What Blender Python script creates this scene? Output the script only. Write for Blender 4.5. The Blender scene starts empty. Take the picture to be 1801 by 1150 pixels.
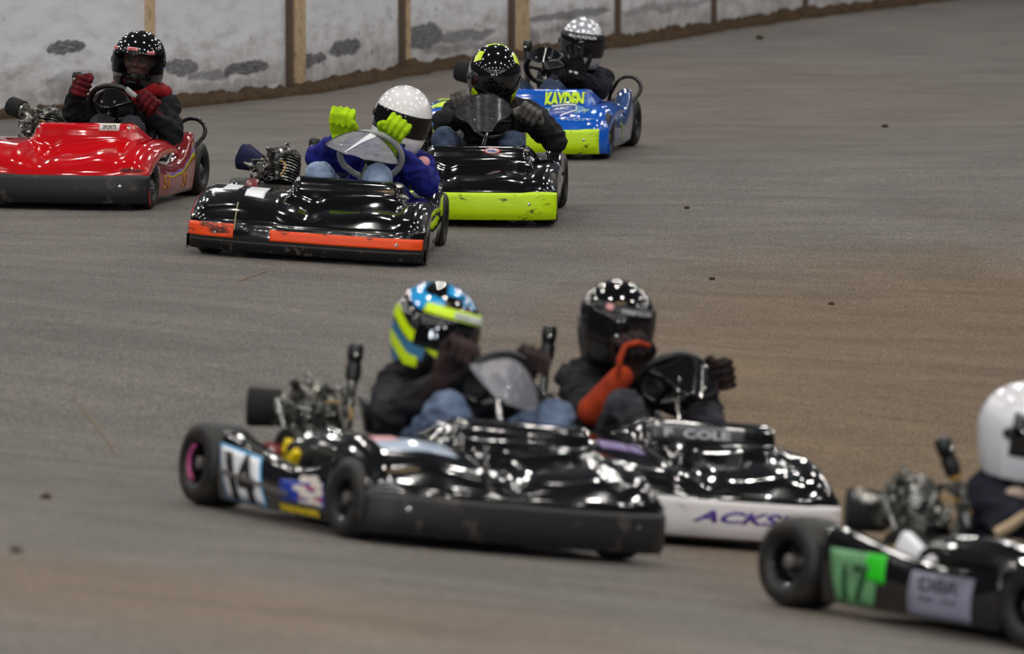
import bpy, bmesh, math, random
from mathutils import Vector, Matrix, noise, Quaternion
random.seed(7)
sc = bpy.context.scene
COL = sc.collection
# ------------------------------------------------------------------ camera, world, lights, exposure
FPX, CX, CY, H = 12600.0, 900.5, 575.0, 2.66
HORIZ = -566.0
PITCH = math.atan((CY - HORIZ) / FPX)
cam = bpy.data.cameras.new('camera')
cam.sensor_width = 36.0
cam.lens = 36.0 * FPX / 1801.0
cam.clip_start, cam.clip_end = 1.0, 400.0
cam.dof.use_dof = True
cam.dof.focus_distance = 35.0
cam.dof.aperture_fstop = 4.3
cam.dof.aperture_blades = 0
camo = bpy.data.objects.new('camera', cam)
COL.objects.link(camo)
camo.location = (0, 0, H)
camo.rotation_euler = (math.pi / 2 - PITCH, 0, 0)
sc.camera = camo
sc.view_settings.view_transform = 'Standard'
sc.view_settings.look = 'None'
sc.view_settings.gamma = 1.0
sc.view_settings.exposure = 0.0
world = bpy.data.worlds.new('world')
sc.world = world
world.use_nodes = True
world.node_tree.nodes['Background'].inputs[0].default_value = (0.80, 0.86, 1.0, 1)
world.node_tree.nodes['Background'].inputs[1].default_value = 0.05

def lamp(kind, loc, power, size, size_y=None, col=(1, 0.97, 0.92), rot=(0, 0, 0), name='arena_lamp'):
    l = bpy.data.lights.new(name, 'AREA')
    l.energy = power
    l.color = col
    l.shape = kind
    l.size = size
    if size_y: l.size_y = size_y
    o = bpy.data.objects.new(name, l)
    COL.objects.link(o)
    o.location = loc
    o.rotation_euler = rot
    return o
# high-bay lamps of the arena roof, in rows
for ix in range(9):
    for iy in range(12):
        lamp('DISK', (-18 + 4.5 * ix + (iy % 2) * 1.2, -8 + 6.2 * iy, 8.5), 102, 0.42)
# added strips give the long highlights; added window-like fill lights wall and kart fronts
for yy, cc, e in ((5.0, (0.95, 0.97, 1.0), 160), (16.0, (0.95, 0.97, 1.0), 150), (20.5, (1.0, 0.72, 0.36), 40)):
    lamp('RECTANGLE', (0.5, yy, 7.5), e, 4.5, 0.22, cc, (0, 0, 0), 'highlight_strip')
for xx in (-14.0, -5.0, 6.0):
    lamp('RECTANGLE', (xx, -14, 5.0), 620, 2.6, 1.3, (0.85, 0.92, 1.0), (math.radians(75), 0, 0), 'window_fill')

# ------------------------------------------------------------------ projection helpers
cp, sp = math.cos(PITCH), math.sin(PITCH)
def ray(px, py):
    a, b = (px - CX) / FPX, (CY - py) / FPX
    return Vector((a, cp + b * sp, -sp + b * cp))
def smooth01(t):
    t = max(0.0, min(1.0, t)); return t * t * (3 - 2 * t)
def sig(t): return 1 / (1 + math.exp(-max(-30, min(30, t))))
def gz(x, y):
    """height of the banked dirt track"""
    w2 = 1 - sig((y - 26.6) / 0.7)
    w = 1 - sig((y - 33.3) / 1.2)
    yc = max(18.0, y)
    xp = 0.02 - 0.95 * smooth01((y - 24) / 8)
    xx = 5 * math.tanh((x - xp) / 5)
    return w2 * (-0.105 - 0.065 * (yc - 22.5)) - (0.09 + 0.02 * w2) * w * xx
def ground_hit(px, py):
    r = ray(px, py); o = Vector((0, 0, H))
    t = H / -r.z
    for _ in range(30):
        p = o + r * t
        t += (p.z - gz(p.x, p.y)) / -r.z * 0.9
    return o + r * t
def at_depth(px, d):
    """ground point under image column px at depth d"""
    x = (px - CX) * d / FPX
    return Vector((x, d, gz(x, d)))

# ------------------------------------------------------------------ mesh builder
class MB:
    def __init__(s): s.v = []; s.f = []; s.m = []
    def add(s, vs, fs, mi=0):
        b = len(s.v); s.v += [Vector(v) for v in vs]
        s.f += [tuple(b + i for i in f) for f in fs]; s.m += [mi] * len(fs)
        return s
    def box(s, c, size, rot=None, mi=0, bev=0.12):
        bm = bmesh.new(); bmesh.ops.create_cube(bm, size=1.0)
        sx, sy, sz = size
        for v in bm.verts: v.co = Vector((v.co.x * sx, v.co.y * sy, v.co.z * sz))
        if bev: bmesh.ops.bevel(bm, geom=list(bm.edges), offset=min(size) * bev, segments=2, affect='EDGES', profile=0.6)
        M = rot.to_4x4() if rot else Matrix()
        vs = [Vector(c) + (M @ v.co) for v in bm.verts]
        s.add(vs, [[v.index for v in f.verts] for f in bm.faces], mi); bm.free(); return s
    def tube(s, pts, rad, n=12, mi=0, cap=True, closed=False):
        pts = [Vector(p) for p in pts]; k = len(pts)
        if not hasattr(rad, '__len__'): rad = [rad] * k
        vs = []; prev = None
        for i, p in enumerate(pts):
            if closed: d = pts[(i + 1) % k] - pts[i - 1]
            else: d = pts[min(i + 1, k - 1)] - pts[max(i - 1, 0)]
            d.normalize()
            if prev is None:
                a = d.orthogonal().normalized()
            else:
                a = prev - d * prev.dot(d)
                a = a.normalized() if a.length > 1e-6 else d.orthogonal().normalized()
            prev = a; b = d.cross(a)
            for j in range(n):
                t = 2 * math.pi * j / n
                vs.append(p + (a * math.cos(t) + b * math.sin(t)) * rad[i])
        fs = []
        for i in range(k if closed else k - 1):
            i2 = (i + 1) % k
            for j in range(n):
                j2 = (j + 1) % n
                fs.append((i * n + j, i * n + j2, i2 * n + j2, i2 * n + j))
        if cap and not closed:
            fs.append(tuple(range(n - 1, -1, -1))); fs.append(tuple((k - 1) * n + j for j in range(n)))
        return s.add(vs, fs, mi)
    def capsule(s, a, b, ra, rb, n=14, mi=0):
        a, b = Vector(a), Vector(b); d = (b - a); L = d.length; d = d / L if L > 1e-6 else Vector((0, 0, 1))
        pts, rad = [], []
        for i in range(5):
            t = math.pi / 2 * i / 5; pts.append(a - d * ra * math.cos(t)); rad.append(max(1e-4, ra * math.sin(t)))
        pts.append(a); rad.append(ra); pts.append(b); rad.append(rb)
        for i in range(4, -1, -1):
            t = math.pi / 2 * i / 5; pts.append(b + d * rb * math.cos(t)); rad.append(max(1e-4, rb * math.sin(t)))
        return s.tube(pts, rad, n, mi)
    def chain(s, pts, rad, n=14, mi=0):
        for i in range(len(pts) - 1): s.capsule(pts[i], pts[i + 1], rad[i], rad[i + 1], n, mi)
        return s
    def ell(s, c, r, rot=None, nu=24, nv=16, mi=0):
        vs = []; M = rot if rot else Matrix.Identity(3); c = Vector(c)
        for j in range(1, nv):
            ph = math.pi * j / nv
            for i in range(nu):
                th = 2 * math.pi * i / nu
                vs.append(c + M @ Vector((r[0] * math.sin(ph) * math.cos(th), r[1] * math.sin(ph) * math.sin(th), r[2] * math.cos(ph))))
        top = len(vs); vs.append(c + M @ Vector((0, 0, r[2]))); vs.append(c - M @ Vector((0, 0, r[2])))
        fs = []
        for j in range(nv - 2):
            for i in range(nu):
                i2 = (i + 1) % nu; fs.append((j * nu + i, (j + 1) * nu + i, (j + 1) * nu + i2, j * nu + i2))
        for i in range(nu):
            i2 = (i + 1) % nu; fs.append((top, i, i2)); fs.append((top + 1, (nv - 2) * nu + i2, (nv - 2) * nu + i))
        return s.add(vs, fs, mi)
    def lathe(s, prof, c, axis, n=32, mi=0):
        """prof: (distance along axis, radius)"""
        ax = Vector(axis).normalized(); a = ax.orthogonal().normalized(); b = ax.cross(a); c = Vector(c)
        vs = []
        for (h, r) in prof:
            for j in range(n):
                t = 2 * math.pi * j / n
                vs.append(c + ax * h + (a * math.cos(t) + b * math.sin(t)) * max(r, 1e-4))
        fs = []
        for i in range(len(prof) - 1):
            for j in range(n):
                j2 = (j + 1) % n; fs.append((i * n + j, i * n + j2, (i + 1) * n + j2, (i + 1) * n + j))
        if prof[0][1] > 1e-3: fs.append(tuple(range(n - 1, -1, -1)))
        if prof[-1][1] > 1e-3: fs.append(tuple((len(prof) - 1) * n + j for j in range(n)))
        return s.add(vs, fs, mi)
    def grid(s, fn, us, vs_, mi=0, flip=False):
        nu, nv = len(us), len(vs_)
        P = [fn(u, v) for v in vs_ for u in us]
        fs = []
        for j in range(nv - 1):
            for i in range(nu - 1):
                q = (j * nu + i, j * nu + i + 1, (j + 1) * nu + i + 1, (j + 1) * nu + i)
                fs.append(q[::-1] if flip else q)
        return s.add(P, fs, mi)
    def mesh(s, name, mats):
        me = bpy.data.meshes.new(name)
        me.from_pydata([tuple(v) for v in s.v], [], s.f)
        for m in mats: me.materials.append(m)
        if len(mats) > 1: me.polygons.foreach_set('material_index', s.m)
        me.validate(); return me
    def build(s, name, mats, parent=None, angle=40, solid=0.0, sub=0, offset=-1, fix=False):
        if not isinstance(mats, (list, tuple)): mats = [mats]
        me = s.mesh(name, mats)
        if fix:
            bm = bmesh.new(); bm.from_mesh(me); bmesh.ops.recalc_face_normals(bm, faces=bm.faces); bm.to_mesh(me); bm.free()
        me.shade_smooth()
        if angle < 180: me.set_sharp_from_angle(angle=math.radians(angle))
        o = bpy.data.objects.new(name, me); COL.objects.link(o)
        if parent: o.parent = parent
        if sub:
            m = o.modifiers.new('subdivision', 'SUBSURF'); m.levels = m.render_levels = sub
        if solid:
            m = o.modifiers.new('thickness', 'SOLIDIFY'); m.thickness = solid; m.offset = offset
        return o
    def remesh(s, name, mats, parent=None, voxel=0.008, smooth=4, wr=0.0, wscale=14.0, seed=0):
        me = s.mesh('tmp', mats if isinstance(mats, (list, tuple)) else [mats])
        o = bpy.data.objects.new('tmp', me); COL.objects.link(o)
        m = o.modifiers.new('r', 'REMESH'); m.mode = 'VOXEL'; m.voxel_size = voxel
        m = o.modifiers.new('s', 'SMOOTH'); m.iterations = smooth; m.factor = 0.5
        dg = bpy.context.evaluated_depsgraph_get(); dg.update()
        me2 = bpy.data.meshes.new_from_object(o.evaluated_get(dg))
        bpy.data.objects.remove(o); bpy.data.meshes.remove(me)
        me2.name = name
        if wr:
            off = Vector((seed * 3.1, seed * 1.7, 0))
            nrm = [v.normal.copy() for v in me2.vertices]
            for v, n_ in zip(me2.vertices, nrm):
                q = v.co * wscale + off
                d = noise.noise(Vector((q.x + 1.5 * noise.noise(q * 0.6), q.y, q.z * 1.6)))
                v.co += n_ * (wr * (1 - 2 * abs(d) * 1.6))
        me2.shade_smooth()
        o = bpy.data.objects.new(name, me2); COL.objects.link(o)
        if parent: o.parent = parent
        return o

def lin(a, b, n): return [a + (b - a) * i / (n - 1) for i in range(n)]
def interp(x, ks):
    if x <= ks[0][0]: return ks[0][1]
    for (x0, y0), (x1, y1) in zip(ks, ks[1:]):
        if x <= x1:
            t = (x - x0) / (x1 - x0); return y0 + (y1 - y0) * t
    return ks[-1][1]
def interps(x, ks):
    """smooth (cubic Hermite) interpolation"""
    if x <= ks[0][0]: return ks[0][1]
    n = len(ks)
    for i in range(n - 1):
        x0, y0 = ks[i]; x1, y1 = ks[i + 1]
        if x <= x1:
            def sl(j):
                if j == 0: return (ks[1][1] - ks[0][1]) / (ks[1][0] - ks[0][0])
                if j == n - 1: return (ks[-1][1] - ks[-2][1]) / (ks[-1][0] - ks[-2][0])
                return (ks[j + 1][1] - ks[j - 1][1]) / (ks[j + 1][0] - ks[j - 1][0])
            h = x1 - x0; t = (x - x0) / h; m0, m1 = sl(i) * h, sl(i + 1) * h
            return (2*t**3-3*t*t+1)*y0 + (t**3-2*t*t+t)*m0 + (-2*t**3+3*t*t)*y1 + (t**3-t*t)*m1
    return ks[-1][1]
def tag(o, label, cat, group=None, kind=None):
    o['label'] = label; o['category'] = cat
    if group: o['group'] = group
    if kind: o['kind'] = kind
    return o

# ------------------------------------------------------------------ materials
def srgb(r, g, b):
    f = lambda c: (c / 255 / 12.92) if c / 255 <= 0.04045 else ((c / 255 + 0.055) / 1.055) ** 2.4
    return (f(r), f(g), f(b), 1.0)
class N:
    def __init__(s, name):
        s.m = bpy.data.materials.new(name); s.m.use_nodes = True
        s.t = s.m.node_tree; s.b = s.t.nodes['Principled BSDF']; s.out = s.t.nodes['Material Output']
    def n(s, kind, **kw):
        x = s.t.nodes.new(kind)
        for k, v in kw.items(): setattr(x, k, v)
        return x
    def l(s, a, b): s.t.links.new(a, b)
    def noise(s, vec, scale, detail=4, rough=0.6, dist=0.0):
        x = s.n('ShaderNodeTexNoise'); x.inputs['Scale'].default_value = scale
        x.inputs['Detail'].default_value = detail; x.inputs['Roughness'].default_value = rough
        x.inputs['Distortion'].default_value = dist
        if vec is not None: s.l(vec, x.inputs['Vector'])
        return x.outputs['Fac']
    def mapping(s, vec, scale=(1, 1, 1), loc=(0, 0, 0), rot=(0, 0, 0)):
        x = s.n('ShaderNodeMapping'); x.inputs['Scale'].default_value = scale
        x.inputs['Location'].default_value = loc; x.inputs['Rotation'].default_value = rot
        s.l(vec, x.inputs['Vector']); return x.outputs[0]
    def ramp(s, fac, stops):
        x = s.n('ShaderNodeValToRGB'); e = x.color_ramp.elements
        while len(e) < len(stops): e.new(0.5)
        for el, (p, c) in zip(e, stops):
            el.position = p; el.color = c if len(c) == 4 else (*c, 1)
        s.l(fac, x.inputs[0]); return x.outputs[0]
    def mix(s, fac, a, b, mode='MIX'):
        x = s.n('ShaderNodeMix', data_type='RGBA', blend_type=mode)
        for sock, val in ((x.inputs[0], fac), (x.inputs[6], a), (x.inputs[7], b)):
            if hasattr(val, 'type') and hasattr(val, 'links'): s.l(val, sock)
            else: sock.default_value = val
        return x.outputs[2]
    def math(s, op, a, b=0.0):
        x = s.n('ShaderNodeMath', operation=op)
        for sock, val in ((x.inputs[0], a), (x.inputs[1], b)):
            if hasattr(val, 'links'): s.l(val, sock)
            else: sock.default_value = val
        return x.outputs[0]
    def bump(s, h, strength, dist=0.01):
        x = s.n('ShaderNodeBump'); x.inputs['Strength'].default_value = strength
        x.inputs['Distance'].default_value = dist; s.l(h, x.inputs['Height'])
        s.l(x.outputs[0], s.b.inputs['Normal'])
    def coord(s, o='Object'):
        return s.n('ShaderNodeTexCoord').outputs[o]
BW = lambda v: (v, v, v, 1)
def M(name, col, rough=0.5, metal=0.0, coat=0.0, bump=0.0, bscale=60, dirt=0.0, dcol=(90, 80, 68), dscale=9, spec=0.5, thr=(0.5, 0.68), rvar=0.0):
    k = N(name); k.b.inputs['Base Color'].default_value = srgb(*col)
    k.b.inputs['Roughness'].default_value = rough; k.b.inputs['Metallic'].default_value = metal
    k.b.inputs['Coat Weight'].default_value = coat; k.b.inputs['Coat Roughness'].default_value = 0.03
    k.b.inputs['Specular IOR Level'].default_value = spec
    c = k.coord()
    if dirt:
        f = k.ramp(k.noise(c, dscale, 6, 0.65), [(thr[0], BW(0)), (thr[1], BW(dirt))])
        k.l(k.mix(f, srgb(*col), srgb(*dcol)), k.b.inputs['Base Color'])
        r = k.n('ShaderNodeMix', data_type='FLOAT'); k.l(f, r.inputs[0]); r.inputs[2].default_value = rough; r.inputs[3].default_value = min(0.9, rough + 0.5)
        k.l(r.outputs[0], k.b.inputs['Roughness'])
    if bump: k.bump(k.noise(c, bscale, 3, 0.5), bump, 0.01)
    return k.m
def gel(name, col, spots=0.0):
    """glossy moulded body plastic: clear-coated, faintly wavy, scuffed by dirt"""
    k = N(name); c = k.coord()
    k.b.inputs['Roughness'].default_value = 0.12; k.b.inputs['Coat Weight'].default_value = 1.0
    k.b.inputs['Coat Roughness'].default_value = 0.03
    f = k.ramp(k.noise(k.mapping(c, (1, 1, 2.2)), 7, 8, 0.7), [(0.58, BW(0)), (0.8, BW(0.16))])
    k.l(k.mix(f, srgb(*col), srgb(96, 86, 76)), k.b.inputs['Base Color'])
    cr = k.ramp(k.noise(c, 30, 5, 0.7), [(0.45, BW(0.02)), (0.85, BW(0.09))]); k.l(cr, k.b.inputs['Coat Roughness'])
    k.bump(k.math('ADD', k.noise(c, 5.5, 1, 0.4), k.math('MULTIPLY', k.noise(c, 17, 1, 0.5), 0.07)), 0.20, 0.03)
    x = [n for n in k.t.nodes if n.type == 'BUMP'][0]; k.l(x.outputs[0], k.b.inputs['Coat Normal'])
    return k.m
def tape(name, col, amt=0.8, thr=(0.5, 0.58), seed=0.0):
    k = N(name); c = k.mapping(k.coord(), (1, 1, 3.0), (seed, seed, 0))
    f = k.ramp(k.noise(c, 8, 8, 0.72, 0.4), [(thr[0], BW(0)), (thr[1], BW(amt))])
    k.l(k.mix(f, srgb(*col), srgb(28, 26, 24)), k.b.inputs['Base Color']); k.b.inputs['Roughness'].default_value = 0.42
    k.bump(k.noise(c, 12, 3), 0.25, 0.01); return k.m
def film(name, tint, alpha, rough=0.03, scratch=0.0, base=None, st=(2, 2, 9)):
    """clear or smoked plastic: see-through with a glossy skin and dust"""
    k = N(name); tr = k.n('ShaderNodeBsdfTransparent'); tr.inputs[0].default_value = srgb(*tint)
    gl = k.b; gl.inputs['Base Color'].default_value = srgb(*(base or [t if t > 180 else t * 0.5 for t in tint])); gl.inputs['Roughness'].default_value = rough
    gl.inputs['Coat Weight'].default_value = 1.0
    mx = k.n('ShaderNodeMixShader'); fr = k.n('ShaderNodeFresnel'); fr.inputs[0].default_value = 1.5
    c = k.coord()
    d = k.ramp(k.noise(k.mapping(c, st), 9, 8, 0.7), [(0.35, BW(alpha)), (0.75, BW(min(1, alpha + scratch)))])
    k.l(k.math('MAXIMUM', k.math('MINIMUM', fr.outputs[0], 0.22), d), mx.inputs[0]); k.l(tr.outputs[0], mx.inputs[1]); k.l(gl.outputs[0], mx.inputs[2])
    k.l(mx.outputs[0], k.out.inputs[0]); return k.m
def cloth(name, col, col2=None, rough=0.85, sc_=30, bs=0.5):
    k = N(name); c = k.coord(); col2 = col2 or tuple(int(v * 0.62) for v in col)
    f = k.ramp(k.noise(c, 13, 5, 0.65), [(0.35, BW(0)), (0.7, BW(1))])
    k.l(k.mix(f, srgb(*col2), srgb(*col)), k.b.inputs['Base Color'])
    k.b.inputs['Roughness'].default_value = rough; k.b.inputs['Specular IOR Level'].default_value = 0.25
    k.bump(k.noise(c, sc_, 5, 0.6), bs, 0.012); return k.m

RUBBER = M('tyre_rubber', (15, 15, 15), 0.5, bump=0.3, bscale=90, dirt=0.3, dcol=(88, 78, 68), dscale=12)
BLACKM = M('black_steel', (16, 16, 17), 0.32, 0.3, 0.4)
CHROME = M('bright_steel', (200, 198, 192), 0.18, 1.0, dirt=0.5, dcol=(70, 62, 52), dscale=25)
ALU = M('cast_aluminium', (150, 150, 146), 0.26, 1.0, bump=0.2, bscale=60, dirt=0.9, dcol=(30, 27, 25), dscale=20, thr=(.45, .56))
DARKALU = M('dark_casting', (52, 52, 50), 0.45, 0.8, bump=0.4, bscale=90)
REDPAINT = M('red_paint', (110, 14, 16), 0.35, 0, 0.6)
YELLOW = M('yellow_paint', (226, 196, 12), 0.4)
VINYL = M('dull_black_vinyl', (26, 26, 29), 0.5, bump=0.15, bscale=25, dirt=0.75, dcol=(118, 104, 92), dscale=7, thr=(0.56, 0.72))
GBLACK = gel('gloss_black_bodywork', (9, 9, 11))
GRED = gel('gloss_red_bodywork', (196, 6, 16))
GBLUE = gel('gloss_blue_bodywork', (18, 92, 196))
PLASTIC = M('black_plastic', (20, 20, 22), 0.35, bump=0.1)
SKIN = M('skin', (226, 172, 150), 0.5, spec=0.4)
EYEW = M('eye_white', (200, 196, 190), 0.2)
IRIS = M('eye_iris', (30, 22, 18), 0.15)
WHITE = M('white_sticker', (232, 232, 236), 0.3)
NEON = M('neon_yellow', (206, 240, 6), 0.4)
BLKINK = M('black_print', (12, 12, 13), 0.45)
GREY = M('grey_rod', (110, 106, 104), 0.4, 0.4)
SEATM = M('seat_shell', (24, 24, 26), 0.35, coat=0.3)
BRASS = M('tan_cable', (178, 140, 70), 0.5)

# ------------------------------------------------------------------ the dirt track
def ground_mat():
    k = N('packed_dirt'); c = k.coord()
    fine = k.noise(k.mapping(c, (85, 16, 60)), 2.0, 6, 0.85)
    fine2 = k.noise(k.mapping(c, (10, 7, 20), rot=(0, 0, 0.25)), 1.6, 6, 0.7)
    broad = k.noise(k.mapping(c, (0.7, 0.35, 1), rot=(0, 0, 0.2)), 1.0, 5, 0.6)
    streak = k.noise(k.mapping(c, (1.2, 2.6, 1), rot=(0, 0, -0.5)), 1.0, 5, 0.6, 0.6)
    base = k.ramp(fine, [(0.34, srgb(52, 49, 47)), (0.5, srgb(99, 94, 90)), (0.66, srgb(150, 143, 137))])
    brown = k.ramp(fine, [(0.34, srgb(56, 45, 34)), (0.5, srgb(107, 89, 68)), (0.66, srgb(150, 128, 100))])
    # loose brown dirt lies on the inside of the corner and in a worn patch by the outside
    sx = k.n('ShaderNodeSeparateXYZ'); k.l(c, sx.inputs[0]); X, Y = sx.outputs[0], sx.outputs[1]
    def patch(cx, cy, rx, ry, lo=1.0, hi=0.45):
        a = k.math('POWER', k.math('DIVIDE', k.math('SUBTRACT', X, cx), rx), 2.0)
        b = k.math('POWER', k.math('DIVIDE', k.math('SUBTRACT', Y, cy), ry), 2.0)
        d = k.math('SQRT', k.math('ADD', a, b))
        d = k.math('ADD', d, k.math('MULTIPLY', k.math('SUBTRACT', broad, 0.5), 0.9))
        return k.ramp(d, [(hi, BW(1)), (lo, BW(0))])
    p1 = patch(1.75, 28.0, 2.1, 8.0, 1.0, 0.5)
    p2 = patch(-1.1, 18.8, 2.0, 1.7, 1.2, 0.4)
    p3 = patch(0.6, 45.5, 3.2, 6.0, 1.0, 0.6)
    p = k.math('MAXIMUM', k.math('MAXIMUM', p1, k.math('MULTIPLY', p2, 0.6)), k.math('MULTIPLY', p3, 0.15))
    colr = k.mix(p, base, brown)
    s2 = k.ramp(streak, [(0.35, BW(0.80)), (0.65, BW(1.12))])
    colr = k.mix(1.0, colr, s2, 'MULTIPLY')
    s3 = k.ramp(broad, [(0.3, BW(0.88)), (0.7, BW(1.08))])
    colr = k.mix(1.0, colr, s3, 'MULTIPLY')
    s4 = k.ramp(fine2, [(0.3, BW(0.86)), (0.7, BW(1.1))])
    colr = k.mix(1.0, colr, s4, 'MULTIPLY')
    k.l(colr, k.b.inputs['Base Color'])
    k.b.inputs['Roughness'].default_value = 0.8; k.b.inputs['Specular IOR Level'].default_value = 0.3
    h = k.math('ADD', fine2, k.math('MULTIPLY', fine, 0.5))
    k.bump(h, 0.5, 0.012); return k.m
GROUND = ground_mat()
xs = lin(-34, -5, 12)[:-1] + lin(-5, 5, 61) + lin(5, 34, 12)[1:]
ys = lin(4, 18, 10)[:-1] + lin(18, 42, 97) + lin(42, 120, 27)[1:]
g = MB().grid(lambda x, y: (x, y, gz(x, y)), xs, ys).build('floor', GROUND, angle=180)
tag(g, 'packed grey and brown dirt racing surface of the banked track', 'ground', kind='structure')

# ------------------------------------------------------------------ outer wall
def on_flat(px, py):
    r = ray(px, py); return Vector((0, 0, H)) + r * (H / -r.z)
base_px = [(-2600, 395), (-1400, 318), (-500, 246), (-240, 222), (0, 206), (255, 190), (513, 163), (705, 127), (908, 100), (1083, 78), (1253, 50), (1415, 27), (1600, 4), (1800, -22), (2300, -90)]
wp = [on_flat(*p) for p in base_px]
for p in wp: p.z = 0
cum = [0.0]
for a, b in zip(wp, wp[1:]): cum.append(cum[-1] + (b - a).length)
def wall_pt(s):
    s = max(0, min(cum[-1], s))
    for i in range(len(cum) - 1):
        if s <= cum[i + 1]:
            return wp[i].lerp(wp[i + 1], (s - cum[i]) / (cum[i + 1] - cum[i])), (wp[i + 1] - wp[i]).normalized()
def wall_sz(px, py):
    """wall coordinates (distance along, height) seen at an image point"""
    best = None
    for k in range(0, int(cum[-1] / 0.01)):
        q, _ = wall_pt(k * 0.01)
        e = abs(CX + FPX * q.x / (q.y * cp) - px)
        if best is None or e < best[0]: best = (e, k * 0.01, q)
    r = ray(px, py); t = best[2].y / r.y
    return best[1], H + r.z * t
def wall_mat():
    k = N('painted_wall_panel'); uv = k.n('ShaderNodeUVMap').outputs[0]
    warp = k.n('ShaderNodeTexNoise'); warp.inputs['Scale'].default_value = 3.2; warp.inputs['Detail'].default_value = 7; warp.inputs['Roughness'].default_value = 0.68
    k.l(uv, warp.inputs['Vector'])
    vm = k.n('ShaderNodeVectorMath', operation='SUBTRACT'); k.l(warp.outputs['Color'], vm.inputs[0]); vm.inputs[1].default_value = (0.5, 0.5, 0.5)
    vs = k.n('ShaderNodeVectorMath', operation='SCALE'); k.l(vm.outputs[0], vs.inputs[0]); vs.inputs['Scale'].default_value = 0.16
    va = k.n('ShaderNodeVectorMath', operation='ADD'); k.l(uv, va.inputs[0]); k.l(vs.outputs[0], va.inputs[1])
    sx = k.n('ShaderNodeSeparateXYZ'); k.l(va.outputs[0], sx.inputs[0]); S, Z = sx.outputs[0], sx.outputs[1]
    tot = None
    blobs = [((78, 145), (72, 97), 1), ((290, 345), (100, 135), .8), ((330, 400), (120, 145), .6), ((392, 468), (105, 135), 1), ((515, 572), (90, 120), .9), ((580, 632), (68, 102), .9),
             ((712, 775), (40, 90), .85), ((770, 868), (45, 78), .7), ((745, 860), (70, 98), .45), ((930, 1070), (12, 40), .7), ((900, 950), (45, 95), .5), ((960, 1075), (35, 60), .4), ((1090, 1250), (0, 25), .45), ((70, 150), (150, 175), .4),
             ((80, 170), (125, 160), .35), ((300, 480), (140, 165), .25)]
    for (x0, x1), (y0, y1), amt in blobs:
        s0, z0 = wall_sz(x0, y1); s1, z1 = wall_sz(x1, y0)
        zc = (z0 + z1) / 2; sc0, rs, rz = (s0 + s1) / 2, 1.12 * max(0.05, (s1 - s0) / 2), 1.15 * max(0.03, abs(z1 - z0) / 2)
        a = k.math('POWER', k.math('DIVIDE', k.math('SUBTRACT', S, sc0), rs), 2.0)
        b = k.math('POWER', k.math('DIVIDE', k.math('SUBTRACT', Z, zc), rz), 2.0)
        f = k.math('MULTIPLY', k.ramp(k.math('ADD', a, b), [(0.8, BW(1)), (1.2, BW(0))]), min(1, amt * 1.1))
        tot = f if tot is None else k.math('MAXIMUM', tot, f)
    n1 = k.noise(k.mapping(uv, (1.2, 3.0, 1)), 3, 8, 0.7)
    base = k.ramp(n1, [(0.25, srgb(190, 191, 195)), (0.5, srgb(218, 219, 224)), (0.75, srgb(230, 231, 235))])
    su = k.n('ShaderNodeSeparateXYZ'); k.l(uv, su.inputs[0])
    low = k.ramp(k.math('ADD', su.outputs[1], k.math('MULTIPLY', k.math('SUBTRACT', n1, 0.5), 0.9)), [(0.12, BW(1)), (0.42, BW(0))])
    mud = k.noise(uv, 5, 8, 0.75)
    base = k.mix(k.math('MULTIPLY', low, k.ramp(mud, [(0.35, BW(0.15)), (0.65, BW(0.75))])), base, srgb(128, 112, 96))
    sp_ = k.ramp(k.noise(k.mapping(uv, (1, 1, 1), (3, 9, 0)), 9, 2, 0.5), [(0.70, BW(0)), (0.74, BW(0.8))])
    base = k.mix(sp_, base, srgb(74, 66, 60))
    base = k.mix(k.math('MULTIPLY', tot, k.ramp(k.noise(k.mapping(uv, (1, 4, 1)), 14, 6, 0.7), [(0.3, BW(0.55)), (0.6, BW(1))])), base, srgb(70, 70, 78))
    k.l(base, k.b.inputs['Base Color']); k.b.inputs['Roughness'].default_value = 0.6
    k.bump(mud, 0.3, 0.02); return k.m
WALL = wall_mat()
wall_h = 1.25
ss = []
for i in range(len(cum) - 1): ss += lin(cum[i], cum[i + 1], 7)[:-1]
ss.append(cum[-1])
me = MB()
def wfn(s, z):
    q, d = wall_pt(s); return (q.x, q.y, z)
zs = lin(-0.05, wall_h, 14)
me.grid(wfn, ss, zs)
wall = me.build('wall_back', WALL, angle=180, solid=0.12, offset=-1)
uvl = wall.data.uv_layers.new(name='UVMap')
for poly in wall.data.polygons:
    for li in poly.loop_indices:
        vi = wall.data.loops[li].vertex_index
        uvl.data[li].uv = (ss[vi % len(ss)], zs[vi // len(ss)])
tag(wall, 'long grey painted panel wall around the outside of the track, smudged with tyre marks', 'wall', kind='structure')
WOOD = M('weathered_wood', (196, 170, 136), 0.7, bump=0.4, bscale=40, dirt=0.6, dcol=(74, 58, 44), dscale=14)
DWOOD = M('dark_wood_edge', (92, 76, 64), 0.7, bump=0.3)
def post(px, w, side, mat, h=1.27, off=0.0):
    s, _ = wall_sz(px, 120); q, d = wall_pt(s + off)
    nrm = Vector((d.y, -d.x, 0)); nrm = nrm if nrm.y < 0 else -nrm
    R = Matrix((d, nrm, Vector((0, 0, 1)))).transposed()
    c = q + nrm * 0.015; c.z = h / 2 - 0.02
    return MB().box(c, (w, 0.045, h), R, bev=0.1).build('wall_post', mat, wall)
# widths along the wall: the wall runs away from the camera, so a 14 px post is about 0.15 m wide
for px, w in ((257, 0.07), (518, 0.21), (708, 0.10), (910, 0.27)): post(px, w, 1, WOOD)
for px, w in ((503, 0.04), (702, 0.07), (896, 0.05), (1083, 0.04), (1253, 0.04), (1415, 0.04)): post(px, w, 1, DWOOD, 1.26)
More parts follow.
